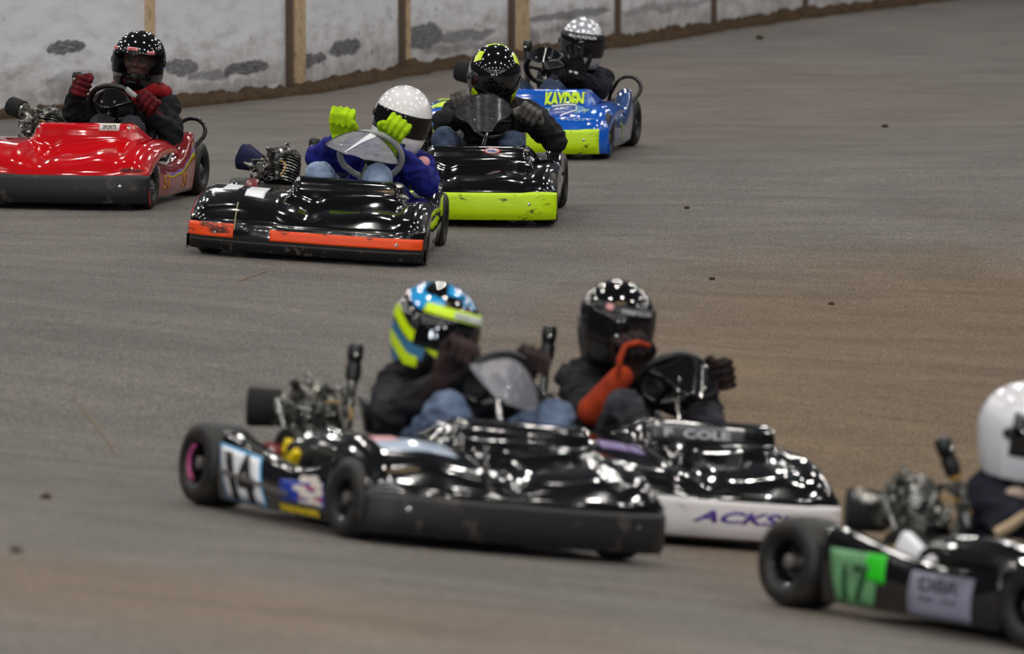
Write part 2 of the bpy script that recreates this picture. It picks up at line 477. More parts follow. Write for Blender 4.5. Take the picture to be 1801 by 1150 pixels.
# ragged ridge of pushed-up dirt along the wall foot
BERM = M('loose_brown_dirt', (74, 60, 46), 0.95, bump=1.0, bscale=30, dirt=0.8, dcol=(48, 38, 30), dscale=14, spec=0.1)
def bfn(s, t):
    q, d = wall_pt(s); nrm = Vector((d.y, -d.x, 0)); nrm = nrm if nrm.y < 0 else -nrm
    a = math.pi * t
    n1 = noise.fractal(Vector((s * 2.3, 3, 0)), 1.0, 2.0, 4); n2 = noise.fractal(Vector((s * 9, t * 5, 7)), 0.9, 2.0, 4)
    hgt = 0.062 + 0.035 * n1 + 0.045 * n2
    wd = 0.20 + 0.06 * n1
    return (q.x + nrm.x * (wd * (1 - math.cos(a)) / 2 + 0.01), q.y + nrm.y * (wd * (1 - math.cos(a)) / 2 + 0.01), max(-0.01, hgt * math.sin(a) ** 0.8 - 0.005))
nb = int(cum[-1] / 0.035)
b = MB().grid(bfn, lin(0, cum[-1], nb), lin(0, 1, 13)).build('dirt_berm', BERM, angle=180)
tag(b, 'ragged ridge of loose brown dirt along the foot of the grey wall', 'dirt', kind='stuff')
# clods lying on the track
def clod(px, py, r, label, mat=BERM):
    p = on_flat(px, py) if py < 300 else ground_hit(px, py)
    m = MB().ell((0, 0, r * 0.35), (r, r * 0.8, r * 0.6), nu=18, nv=12)
    for v in m.v: v += v.normalized() * 0.4 * r * noise.noise(v * (2.5 / r) + Vector((px, 0, 0)))
    o = m.build('dirt_clod', mat, angle=180); o.location = p
    tag(o, label, 'dirt clod', 'dirt clods lying on the track'); return o
clod(1336, 69, 0.03, 'small dark dirt clod below the wall beyond the blue kart')
clod(1556, 224, 0.02, 'tiny dark clod on the grey track at upper right')
clod(81, 877, 0.018, 'dark dirt clod on the track left of the kart numbered 14')
clod(27, 971, 0.016, 'small dark clod near the lower left edge of the track')
clod(1208, 367, 0.014, 'tiny clod on the bare track right of the neon-bumpered kart')
clod(1462, 536, 0.013, 'tiny clod in the middle of the brown dirt at right')
clod(1252, 492, 0.014, 'tiny clod on brown dirt above the two front black karts')
STRAWM = M('dry_straw', (136, 112, 84), 0.8)
def straw(pxs, label, r=0.0022):
    pts = [ground_hit(*p) for p in pxs]; o0 = pts[0].copy()
    o = MB().tube([p - o0 + Vector((0, 0, r)) for p in pts], r, 8).build('straw_stalk', STRAWM); o.location = o0
    tag(o, label, 'straw', 'straw stalks on the dirt')
straw([(128, 700), (150, 725), (172, 752), (190, 775), (205, 800)], 'thin curved straw stalk lying on the grey track at far left')
straw([(418, 496), (445, 486), (470, 477)], 'pale straw stalk just in front of the orange-striped black kart', 0.0025)

# ------------------------------------------------------------------ kart bodywork surfaces
W2 = 0.55
NS = dict(wr=1.0, wl=1.0, hs=1.10)
TK = [0, .12, .30, .36, .50, .70, .80, .92, 1.0]
COWL_Z = [.035, .07, .125, .165, .212, .255, .283, .336, .345]
COWL_D = [.02, 0, 0, .012, .08, .27, .305, .332, .38]
FEN_Z = [.035, .07, .125, .17, .215, .262, .275, .278, .27]
FEN_D = [.02, 0, 0, .012, .06, .20, .32, .46, .58]
def cowl_w(y):
    return smooth01((y + 0.15) / 0.07) * (1 - smooth01((y - 0.38) / 0.06))
def nose(y, t, out=0.0):
    c = cowl_w(y)
    z = c * interps(t, list(zip(TK, COWL_Z))) + (1 - c) * interps(t, list(zip(TK, FEN_Z)))
    d = c * interps(t, list(zip(TK, COWL_D))) + (1 - c) * interps(t, list(zip(TK, FEN_D)))
    e = max(0.0, min(1.0, (abs(y) - 0.47) / 0.08))
    up = smooth01((t - 0.30) / 0.2)
    z -= 0.05 * e * e * up
    d += 0.035 * e * e
    mid = smooth01((t - .36) / .14) * (1 - smooth01((t - .7) / .12))
    z -= 0.018 * math.exp(-((y - 0.0) / 0.045) ** 2) * mid
    z += 0.014 * (math.exp(-((y + 0.33) / 0.12) ** 2) + math.exp(-((y - 0.30) / 0.10) ** 2)) * mid
    x = 1.0 - 0.075 * (abs(y) / W2) ** 2.6 - d
    return Vector((x, y * (NS['wr'] if y < 0 else NS['wl']), 0.03 + (z - 0.03) * NS['hs'] if z > .03 else z))
def nose_out(y, t, out):
    p = nose(y, t)
    e = 1e-3
    a = nose(min(y + e, W2), t) - nose(y - e, t); b_ = nose(y, min(1, t + e)) - nose(y, max(0, t - e))
    n_ = a.cross(b_).normalized()
    if n_.x + n_.z < 0: n_ = -n_
    return p + n_ * out
RK = [(-.16, .257), (-.08, .25), (.02, .232), (.14, .21), (.30, .19), (.42, .185), (.52, .21), (.62, .255)]
LK = [(-.16, .325), (-.10, .30), (-.02, .245), (.10, .20), (.26, .185), (.42, .20), (.62, .26)]
def side(sd, x, t, out=0.0):
    """sd -1 right, +1 left; t 0 bottom .. 1 top edge .. 1.5 folded in"""
    zt = interps(x, RK if sd < 0 else LK)
    yb = 0.500 - 0.015 * smooth01((x - 0.3) / 0.3)
    if t <= 1:
        z = 0.04 + (zt - 0.04) * t; y = yb + 0.018 * math.sin(math.pi * min(1, t * 0.9)) + out
        return Vector((x, sd * y, z))
    u = (t - 1) / 0.5
    return Vector((x, sd * (yb - 0.075 * u + 0.005), zt + 0.014 * math.sin(math.pi * u) - 0.012 * u + out))

def wrap_text(text, fn, size, mat, name, parent, out_thick=0.002, bold=0.02, shear=0.0, aspect=1.0):
    """flat lettering bent onto a surface; fn(tx,ty) with tx centred, ty from the baseline, in metres"""
    cu = bpy.data.curves.new(name, 'FONT'); cu.body = text; cu.size = size; cu.align_x = 'CENTER'
    cu.offset = bold * size; cu.shear = shear; cu.resolution_u = 3
    o = bpy.data.objects.new('t', cu); COL.objects.link(o)
    dg = bpy.context.evaluated_depsgraph_get(); dg.update()
    me = bpy.data.meshes.new_from_object(o.evaluated_get(dg)); bpy.data.objects.remove(o); bpy.data.curves.remove(cu)
    bm = bmesh.new(); bm.from_mesh(me); bmesh.ops.triangulate(bm, faces=bm.faces)
    for _ in range(3):
        es = [e for e in bm.edges if e.calc_length() > size * 0.3]
        if not es: break
        bmesh.ops.subdivide_edges(bm, edges=es, cuts=1); bmesh.ops.triangulate(bm, faces=bm.faces)
    for v in bm.verts: v.co = fn(v.co.x * aspect, v.co.y)
    bm.to_mesh(me); bm.free(); me.materials.clear(); me.materials.append(mat); me.name = name
    o = bpy.data.objects.new(name, me); COL.objects.link(o); o.parent = parent
    m = o.modifiers.new('thickness', 'SOLIDIFY'); m.thickness = 0.001; m.offset = 0
    return o
def nose_patch(y0, y1, t0, t1, mat, name, parent, out=0.0025, mb=None, cut=None):
    m = MB()
    m.grid(lambda u, v: nose_out(u, v, out), lin(y0, y1, max(4, int(abs(y1 - y0) / 0.012))), lin(t0, t1, max(4, int((t1 - t0) / 0.02))))
    return m.build(name, mat, parent, angle=180, solid=0.0015, offset=0)
def side_patch(sd, x0, x1, t0, t1, mat, name, parent, out=0.004):
    m = MB()
    m.grid(lambda u, v: side(sd, u, v, out), lin(x0, x1, 12), lin(t0, t1, 8))
    return m.build(name, mat, parent, angle=180, solid=0.0015, offset=0)
def side_quad(sd, pts, mat, name, parent, out=0.004):
    """patch from four (x, z) corners laid on a side panel"""
    (x0, z0), (x1, z1), (x2, z2), (x3, z3) = pts
    def f(u, v):
        x = (x0 * (1 - u) + x1 * u) * (1 - v) + (x3 * (1 - u) + x2 * u) * v
        z = (z0 * (1 - u) + z1 * u) * (1 - v) + (z3 * (1 - u) + z2 * u) * v
        zt = interps(x, RK if sd < 0 else LK)
        return side(sd, x, (z - 0.04) / (zt - 0.04), out)
    return MB().grid(f, lin(0, 1, 8), lin(0, 1, 8)).build(name, mat, parent, angle=180, solid=0.0015, offset=0)
def side_text(sd, text, xc, z0, size, mat, name, parent, bold=0.02, shear=0.0, aspect=1.0, out=0.0065):
    def f(tx, ty):
        x = xc + (tx if sd < 0 else -tx); z = z0 + ty
        zt = interps(x, RK if sd < 0 else LK); return side(sd, x, (z - 0.04) / (zt - 0.04), out)
    return wrap_text(text, f, size, mat, name, parent, bold=bold, shear=shear, aspect=aspect)
def nose_text(text, yc, t0, dt, size, mat, name, parent, bold=0.02, shear=0.0, aspect=1.0, slope=0.0, out=0.004):
    """dt: how far t rises per letter size"""
    return wrap_text(text, lambda tx, ty: nose_out(yc + tx, t0 + dt * ty / size + slope * tx, out), size, mat, name, parent, bold=bold, shear=shear, aspect=aspect)

# ------------------------------------------------------------------ kart pieces
def wheel(root, x, y, r, w, rimmat, hubmat):
    s = 1 if y > 0 else -1
    h = w / 2
    prof = [(-h * .80, r * .50), (-h * .98, r * .60), (-h, r * .78), (-h * .90, r * .92), (-h * .68, r * .985), (0, r), (h * .68, r * .985), (h * .90, r * .92), (h, r * .78), (h * .98, r * .60), (h * .80, r * .50)]
    m = MB().lathe(prof, (x, y, r), (0, 1, 0), 44); m.f = [f for f in m.f if len(f) == 4]
    o = m.build('wheel', RUBBER, root, angle=50)
    q = MB().lathe([(-h * .85, r * .52), (-h * .5, r * .47), (h * .2, r * .45), (h * .6, r * .48), (h * .85, r * .53), (h * .80, r * .48), (h * .35, r * .42), (h * .30, r * .2), (h * .5, r * .18), (h * .5, 0.001)], (x, y, r), (0, s, 0), 36)
    for k in range(4):
        a = k * math.pi / 2 + 0.4
        q.lathe([(h * .3, .008), (h * .42, .008), (h * .44, .004)], (x + math.cos(a) * r * .3, y, r + math.sin(a) * r * .3), (0, s, 0), 8)
    q.build('rim', rimmat, o, angle=40)
    hb = MB().lathe([(h * .3, r * .17), (h * .8, r * .15), (h * .85, r * .1), (h * .85, .001)], (x, y, r), (0, s, 0), 18)
    hb.build('hub', hubmat, o)
    return o

def build_kart(cfg):
    """one kart in its own frame: x forward, y to the driver's left, z up, origin on the ground"""
    root = bpy.data.objects.new('racing_kart', None); COL.objects.link(root)
    body, sidem = cfg['body'], cfg.get('side', cfg['body'])
    NS.update(wr=1.0, wl=1.0, hs=1.10); NS.update(cfg.get('ns', {}))
    # nose shell
    m = MB()
    ys_ = lin(-W2, W2, 89); ts = lin(0, 1, 61)
    m.grid(lambda y, t: nose(y, t), ys_, ts)
    for sd in (-1, 1):
        def skirt(t, v, sd=sd):
            p = nose(sd * W2, t); zb = 0.04
            if p.x < 0.90:
                dx = min(1, abs(p.x - 0.75) / 0.16)
                zb = 0.13 + 0.16 * math.sqrt(max(0, 1 - dx * dx)) * 0.95
                if p.x < .75: zb = .29
            zb = min(zb, p.z - 0.012)
            return Vector((p.x, p.y, p.z + (zb - p.z) * v))
        m.grid(skirt, ts, lin(0, 1, 5), flip=sd > 0)
    # return of the cowl down to the dash
    m.grid(lambda y, v: nose(y, 1) + Vector((-0.015 * v, 0, -0.04 * v)), ys_, lin(0, 1, 3))
    m.build('nose_cowl', body, root, angle=55, solid=0.005, offset=-1)
    for k, (y, t) in enumerate([(-.42, .25), (.42, .25), (-.08, .9), (.38, .9), (-.45, .62)]):
        p = nose_out(y, t, 0.001); q = nose_out(y, t, 0.006)
        MB().lathe([(0, .009), (.003, .008), (.004, .001)], p, q - p, 10).build('rivet', CHROME, root)
    # side panels
    for sd in (-1, 1):
        x0, x1 = -.16, .62
        m = MB().grid(lambda x, t: side(sd, x, t), lin(x0, x1, 44), lin(0, 1.5, 22), flip=sd > 0)
        m.build('side_panel', sidem, root, angle=60, solid=0.005, offset=0)
    # chassis
    m = MB().box((.32, 0, .045), (1.0, .62, .006), bev=0); m.build('floor_tray', DARKALU, root)
    m = MB()
    for y in (-.32, -.02, .40):
        m.tube([(-.46, y, .09), (-.2, y, .075), (.3, y, .065), (.90, y * .8, .07)], .015, 10)
    for x in (-.4, -.1, .2, .55, .85): m.tube([(x, -.34, .075), (x, .41, .075)], .013, 10)
    m.tube([(.75, -.43, .12), (.75, -.3, .08), (.75, .4, .08), (.75, .45, .12)], .016, 10)
    for sd in (-1, 1):
        yy = sd * .465
        m.tube([(.52, sd * .34, .08), (.50, yy, .10), (.2, yy, .11), (-.10, yy, .10), (-.12, sd * .34, .08)], .012, 10)
    m.build('chassis_frame', BLACKM, root)
    MB().tube([(-.29, -.48, .14), (-.29, .50, .14)], .017, 14).build('rear_axle', CHROME, root)
    MB().tube([(-.42, -.33, .10), (-.52, -.35, .13), (-.55, -.3, .17), (-.55, .35, .17), (-.52, .40, .15), (-.42, .38, .10)], .014, 12).build('rear_bumper', BLACKM, root)
    if cfg.get('hoop', True):
        pts = [(-.30, .34, .20), (-.27, .37, .30)]
        for i in range(15):
            a = math.radians(150 - 195 * i / 14)
            pts.append((-.24 - .02 * math.sin(a), .475 + .075 * math.cos(a), .335 + .065 * math.sin(a)))
        pts.append((-.16, .505, .25))
        MB().tube(pts, .011, 12).build('nerf_hoop', BLACKM, root)
    hubm = cfg.get('hub', GREY)
    wheel(root, .75, -.46, .128, .115, BLACKM, hubm); wheel(root, .75, .485, .128, .115, BLACKM, hubm)
    wheel(root, -.325, -.435, .14, .18, BLACKM, hubm); wheel(root, -.32, .435, .14, .18, BLACKM, hubm)
    # seat
    sy = .15
    def seat(u, v):
        # u across -1..1, v 0 front lip .. 1 top of back
        x = .14 + interps(v, [(0, .06), (.25, -.08), (.45, -.22), (.6, -.30), (1, -.37)])
        z = interps(v, [(0, .13), (.25, .07), (.45, .075), (.6, .15), (1, .40)])
        wdt = .19 - .02 * v
        wrapz = (abs(u) ** 3) * interps(v, [(0, .03), (.4, .13), (.6, .10), (1, .02)])
        wrapx = (abs(u) ** 3) * interps(v, [(0, 0), (.4, .02), (.7, .10), (1, .05)])
        return Vector((x + wrapx, sy + u * wdt, z + wrapz))
    MB().grid(seat, lin(-1, 1, 25), lin(0, 1, 25)).build('seat', SEATM, root, angle=180, solid=.008)
    # steering
    sw = cfg['swheel']                       # centre, local
    c = Vector(sw['c']); roll = math.radians(sw.get('roll', 0)); R = sw.get('r', .135)
    ax = Vector((-math.cos(math.radians(38)), 0, math.sin(math.radians(38))))
    a1 = Vector((0, 1, 0)); a2 = ax.cross(a1).normalized()
    if a2.z < 0: a2 = -a2
    e1 = a1 * math.cos(roll) + a2 * math.sin(roll); e2 = a2 * math.cos(roll) - a1 * math.sin(roll)
    pts = []
    for i in range(48):
        t = 2 * math.pi * i / 48; rr = R * (1 if math.sin(t) > -.8 else .97)
        pts.append(c + (e1 * math.cos(t) + e2 * math.sin(t)) * rr)
    wmb = MB().tube(pts, .0145, 12, closed=True)
    st = wmb.build('steering_wheel', cfg.get('swmat', PLASTIC), root)
    sp_ = MB()
    for t in (math.radians(8), math.radians(172), math.radians(270)):
        sp_.tube([c - ax * .02, c + (e1 * math.cos(t) + e2 * math.sin(t)) * R], [.012, .009], 8)
    sp_.lathe([(-.03, .03), (.01, .03), (.015, .02), (.015, .001)], c - ax * .01, ax, 20)
    sp_.build('spokes', DARKALU, st)
    MB().tube([c - ax * .02, (.74, .1, .10)], .01, 10).build('steering_column', CHROME, root)
    # windscreen mounted in front of the wheel
    ws = cfg.get('screen')
    if ws:
        cc = Vector(ws['c']); hw, hh, rl, tilt = ws['w'] / 2, ws['h'] / 2, math.radians(ws.get('roll', 0)), math.radians(ws.get('tilt', 40))
        fwd = Vector((math.cos(tilt), 0, math.sin(tilt))); upv = Vector((-math.sin(tilt), 0, math.cos(tilt))); lft = Vector((0, 1, 0))
        A = lft * math.cos(rl) + upv * math.sin(rl); B = upv * math.cos(rl) - lft * math.sin(rl)
        prof = ws.get('prof', [(-1, .22), (-.6, .55), (0, .9), (.45, 1), (.8, .8), (1, .35)])
        def sfn(u, v):
            wv = interps(v, prof)
            y = u * wv * hw
            return cc + A * y + B * (v * hh) + fwd * (.05 * (1 - (u * wv) ** 2) - .05 * abs(u * wv) * ws.get('crease', 0) + .03 * (1 - v) * .5)
        MB().grid(sfn, lin(-1, 1, 21), lin(-1, 1, 21)).build('windscreen', ws['mat'], root, angle=180, solid=.003)
        ed = [sfn(-1, v) for v in lin(-1, 1, 16)] + [sfn(u, 1) for u in lin(-1, 1, 10)[1:]] + [sfn(1, v) for v in lin(1, -1, 16)[1:]]
        MB().tube(ed, .0022, 6).build('windscreen_edge', ws.get('edge', PLASTIC), root)
        for u in (-.55, .55):
            p = sfn(u, -.35); MB().ell(p + fwd * .003, (.006, .006, .006), nu=10, nv=8).build('screw', CHROME, root)
        if ws.get('stripe'):
            MB().grid(lambda u, v: sfn((-.30 + .48 * (v + 1) / 2 + u * (.01 + .09 * (v + 1) / 2)) / max(.4, interps(v, prof)), v * .97) + fwd * .004, lin(-1, 1, 5), lin(-1, 1, 15)).build('screen_stripe', WHITE, root, angle=180, solid=.001)
        MB().tube([sfn(0, -.5) - fwd * .004, c - ax * .03 + Vector((.05, 0, -.02)), c - ax * .02], .006, 8).build('screen_bracket', BLACKM, root)
    engine(root, cfg)
    return root

def engine(root, cfg):
    GK = 1.28
    def grow(m_):
        c_ = Vector((ex, ey, ez - .04))
        for i_, v_ in enumerate(m_.v): m_.v[i_] = c_ + (v_ - c_) * GK
        return m_
    ex, ey, ez = [q + w for q, w in zip(cfg.get('eng', (-.12, -.22, .13)), (.12, 0, 0))]
    e = bpy.data.objects.new('engine', None); COL.objects.link(e); e.parent = root
    mb = MB().box((ex, ey, ez + .02), (.19, .17, .15), bev=.18)
    mb.box((ex - .01, ey + .02, ez + .02), (.12, .22, .10), bev=.2)
    mb.lathe([(0, .075), (.02, .08), (.05, .075), (.06, .04), (.06, .001)], (ex, ey + .09, ez + .02), (0, 1, 0), 24)
    for k in range(6):
        a = k * math.pi / 3; mb.lathe([(0, .007), (.012, .007), (.013, .001)], (ex + .065 * math.cos(a), ey - .085, ez + .02 + .06 * math.sin(a)), (0, -1, 0), 8)
    grow(mb).build('crankcase', DARKALU, e)
    ax = Vector((-.55, 0, .83)).normalized(); c0 = Vector((ex - .03, ey, ez + .08))
    fins = MB()
    prof = []
    for k in range(9):
        h = k * .0125; prof += [(h, .062), (h + .004, .062), (h + .0045, .045), (h + .012, .045)]
    fins.lathe(prof, c0, ax, 28); fins.lathe([(.11, .06), (.135, .058), (.15, .045), (.155, .001)], c0, ax, 28)
    fins.tube([c0 + ax * .15, c0 + ax * .19], [.012, .009], 10)
    grow(fins).build('cylinder_head', ALU, e)
    # blower housing with starter guard
    bh = MB().lathe([(0, .10), (.03, .105), (.055, .095), (.06, .05), (.05, .03), (.05, .001)], (ex + .02, ey - .10, ez + .05), (0, -1, 0), 36)
    bh.build('blower_housing', cfg.get('blower', DARKALU), e)
    ring = [(ex + .05 + .075 * math.cos(t), ey + .03 * math.sin(t * 2), ez + .17 + .075 * math.sin(t)) for t in lin(0, math.pi * 1.5, 24)]
    MB().tube(ring, .004, 8).build('throttle_cable', BRASS, e)
    # carburettor with fittings
    cb = MB().box((ex - .10, ey - .07, ez + .13), (.06, .06, .06), bev=.2)
    cb.lathe([(-.03, .022), (.03, .022), (.032, .026), (.045, .026)], (ex - .13, ey - .09, ez + .15), (-.8, -.5, .2), 18)
    cb.tube([(ex - .10, ey - .07, ez + .14), (ex - .09, ey - .06, ez + .21), (ex - .05, ey - .03, ez + .22)], .007, 8)
    cb.ell((ex - .09, ey - .06, ez + .215), (.014, .014, .012), nu=12, nv=8)
    cb.tube([(ex + .02, ey - .05, ez + .13), (ex + .03, ey - .03, ez + .21), (ex + .09, ey - .01, ez + .22), (ex + .11, ey, ez + .12)], .010, 8)
    cb.tube([(ex - .02, ey - .11, ez + .1), (ex - .06, ey - .12, ez + .17), (ex - .13, ey - .06, ez + .17)], .006, 8)
    for k in range(14):
        q = Vector((ex + random.uniform(-.1, .08), ey + random.uniform(-.11, .0), ez + random.uniform(.1, .2)))
        cb.lathe([(-.012, .009), (.012, .009), (.014, .005), (.03, .005)], q, (random.uniform(-1, 1), random.uniform(-1, 0), random.uniform(0, 1)), 8)
    grow(cb).build('carburettor', ALU, e)
    # fuel tank / top cover with label colours
    if cfg.get('decals', True):
        MB().box((ex + .12, ey - .180, ez + .075), cfg.get('coilsize', (.09, .03, .045)), Matrix.Rotation(.5, 3, 'Y'), bev=.2).build('coil_cover', cfg.get('coil', YELLOW), e)
        MB().box((ex + .0, ey - .185, ez + .03), (.08, .06, .11), Matrix.Rotation(.35, 3, 'Y'), bev=.2).build('clutch_guard', cfg.get('guard', REDPAINT), e)
    MB().tube([(ex - .1, ey - .15, ez - .06), (ex + .02, ey - .16, ez - .05), (ex + .1, ey - .05, ez - .06)], .012, 8).build('engine_mount', ALU, e)
    # air filter
    fc = Vector(cfg['filter']); fd = Vector(cfg.get('fdir', (-.35, -.85, .25))).normalized(); L, r0, r1 = cfg.get('fsize', (.115, .056, .064))
    start = fc - fd * L / 2
    f = MB().lathe([(0, r0 * .8), (.004, r0), (.012, r0), (L * .9, r1), (L, r1 * .93), (L + .003, r1 * .5), (L + .003, .001)], start, fd, 36)
    if cfg.get('pouch'):
        for v in f.v: v += Vector((noise.noise(v * 25), noise.noise(v * 25 + Vector((5, 0, 0))), noise.noise(v * 25 + Vector((0, 9, 0))))) * .012
    f.build('air_filter', cfg.get('filtmat', FOAM), e, angle=50)
    carb = Vector((ex - .16, ey - .11, ez + .20))
    MB().tube([carb, carb.lerp(start, .5) + Vector((0, 0, .01)), start], .018, 14).build('intake_pipe', ALU, e)
    MB().lathe([(0, r0 * .86), (.014, r0 * .86)], start - fd * .01, fd, 28).build('hose_clamp', CHROME, e)
    # upright exhaust with a black silencer behind the driver's shoulder
    mc = Vector(cfg['muff']); md = Vector(cfg.get('mdir', (0, 0, 1))).normalized()
    MB().tube([(mc.x + .02, mc.y - .01, .12), mc - md * .16, mc - md * .07, mc - md * .055], [.016, .016, .014, .013], 12).build('exhaust_pipe', ALU, root)
    MB().lathe([(-.055, .018), (-.05, .025), (-.01, .027), (.0, .023), (.012, .023), (.02, .027), (.055, .027), (.068, .020), (.07, .012)], mc, md, 24).build('silencer', PLASTIC, root)
    MB().lathe([(-.068, .019), (-.052, .0195)], mc, md, 20).build('clamp', BRASS if cfg.get('tanclamp') else CHROME, root)
    MB().ell(mc + Vector((.024, -.008, .03)), (.008, .010, .010), nu=12, nv=8).build('cap', CHROME, root)

# ------------------------------------------------------------------ people
def hrad(az, z):
    """helmet horizontal radius for azimuth az (0 = forward) and height z (-1..1)"""
    a, b = .152, .132
    ca, sa = math.cos(az), math.sin(az)
    r = 1 / math.sqrt((ca / a) ** 2 + (sa / b) ** 2)
    if z > 0: k = math.sqrt(max(0, 1 - z ** 2.15))
    else:
        k = 1 - .20 * (-z) ** 2.2 - (.10 * (-z) if ca < 0 else 0)
        if ca > 0: r += .018 * (ca ** 3) * smooth01(-z * 1.6) * (1 if z > -.8 else 1 - (-.8 - z) * 2.5)
    return r * k
HH = .148
def hpt(az, z, out=0.0, sc_=1.0):
    zz = z
    r = hrad(az, zz) + out
    return Vector((r * math.cos(az), r * math.sin(az), z * HH + (out if z > .8 else 0))) * sc_
def helmet(hc, rot, parent, mats, pattern=None, visor=None, vz=(-.42, .36), vtop=None, scale=1.0, vent=None):
    """full-face helmet at hc in the parent's frame"""
    T = lambda p: hc + rot @ (p * scale)
    m = MB(); na, nz = 144, 84
    zl = [-.93 + 1.93 * (1 - (1 - j / nz) ** 1.35) for j in range(nz + 1)]
    azl = [-math.pi + 2 * math.pi * i / na for i in range(na)]
    vs = [hpt(a, min(z, .9995)) for z in zl for a in azl]
    fs, ms = [], []
    pl, ph = vz
    for j in range(nz):
        zm = (zl[j] + zl[j + 1]) / 2
        for i in range(na):
            i2 = (i + 1) % na; am = azl[i] + math.pi / na
            if abs(am) > math.pi: am -= 2 * math.pi
            edge = 1.22 - .25 * ((zm - (pl + ph) / 2) / ((ph - pl) / 2)) ** 4
            if pl < zm < ph and abs(am) < edge: continue
            fs.append((j * na + i, j * na + i2, (j + 1) * na + i2, (j + 1) * na + i))
            ms.append(pattern(am, zm) if pattern else 0)
    m.v = [T(v) for v in vs]; m.f = fs; m.m = ms
    m.v.append(T(Vector((0, 0, HH)))); tp = len(m.v) - 1
    for i in range(na): m.f.append((nz * na + i, nz * na + (i + 1) % na, tp)); m.m.append(pattern(azl[i], 1) if pattern else 0)
    h = m.build('helmet', mats, parent, angle=60, solid=.016 * scale, offset=-1)
    # padding inside
    MB().grid(lambda a, z: T(hpt(a, z, -.022)), lin(-math.pi, math.pi, 49), lin(-.95, -.6, 5)).build('helmet_lining', BLKINK, h, angle=180)
    if visor:
        def vf(a, z): return T(hpt(a, z, .0035))
        MB().grid(vf, lin(-1.36, 1.36, 49), lin(pl - .03, ph + .05, 17)).build('visor', visor, h, angle=180, solid=.002)
    for s in (-1, 1):
        p = T(hpt(s * 1.42, -.02, .0)); q = T(hpt(s * 1.42, -.02, .02))
        MB().lathe([(0, .017 * scale), (.007, .016 * scale), (.009, .004)], p, q - p, 18).build('visor_pivot', PLASTIC, h)
    # chin vent
    m = MB().grid(lambda a, z: T(hpt(a, z, .003)), lin(-.16, .16, 9), lin(-.72, -.62, 4)); m.build('chin_vent', PLASTIC, h, angle=180, solid=.002)
    return h, T

def helmet_band(h, T, a0, a1, z0, z1, mat, name, out=.0065):
    return MB().grid(lambda a, z: T(hpt(a, z, out)), lin(a0, a1, 33), lin(z0, z1, 6)).build(name, mat, h, angle=180, solid=.001)
def helmet_text(h, T, text, azc, z0, size, mat, aspect=1.0, out=.0085, name='visor_lettering'):
    # size in units of helmet height fraction; viewer's left is the driver's right (negative azimuth)
    return wrap_text(text, lambda tx, ty: T(hpt(azc + tx / .145, z0 + ty / HH, out)), size, mat, name, h, bold=.03, aspect=aspect)

def hand(parent, p, axis, fwd, mat, name='glove', k=1.2, curl=1.0, thumb=1, wrist_to=None, seed=0):
    """gloved hand closed round a bar through p. axis: pinky to index, fwd: wrist to knuckles"""
    a = Vector(axis).normalized(); f = Vector(fwd); f = (f - a * f.dot(a)).normalized(); n_ = f.cross(a).normalized() * thumb
    P = lambda ff, nn, aa: p + (f * ff + n_ * nn + a * aa) * k
    m = MB()
    w = P(-.058, .016, 0)
    lens = [.86, .98, 1.05, .95]
    for i in range(4):
        aa = (i - 1.5) * .0215; L = lens[i]
        kn = P(.022, .034, aa)
        m.capsule(w + a * (i - 1.5) * .009 * k, kn, .0145 * k, .0125 * k, 12)
        if curl > .5:
            pts = [kn, P(.030 + .026 * L, .020, aa * 1.02), P(.026 + .024 * L, -.012 * L, aa), P(.020, -.024 * L, aa * .98)]
        else:
            sp_ = aa * .5
            pts = [kn, P(.022 + .032 * L, .036 + .004 * i, aa + sp_ * .3), P(.022 + .056 * L, .030, aa + sp_ * .6), P(.022 + .074 * L, .020, aa + sp_)]
        m.chain(pts, [.0110 * k, .0100 * k, .0095 * k, .0085 * k], 12)
    # thumb leaves the index side of the palm
    m.capsule(P(-.048, .010, .012), P(-.012, .004, .040), .015 * k, .0135 * k, 12)
    if curl > .5: tp = [P(-.012, .004, .040), P(.014, -.012, .052), P(.034, -.020, .044)]
    else: tp = [P(-.012, .004, .040), P(.012, .004, .062), P(.034, .010, .074)]
    m.chain(tp, [.0130 * k, .0115 * k, .0095 * k], 12)
    m.box(P(-.018, .014, 0), (.001, .001, .001), bev=0)
    R = Matrix((f, n_, a)).transposed()
    m.ell(P(-.016, .018, 0), (.045 * k, .017 * k, .040 * k), R, 20, 14)
    if wrist_to is not None:
        d = (Vector(wrist_to) - w); d = d.normalized() * min(.055 * k, d.length)
        m.capsule(w, w + d, .026 * k, .030 * k, 16)
    o = m.remesh(name, mat, parent, voxel=.0032 * max(1, k * .9), smooth=2)
    return o, w

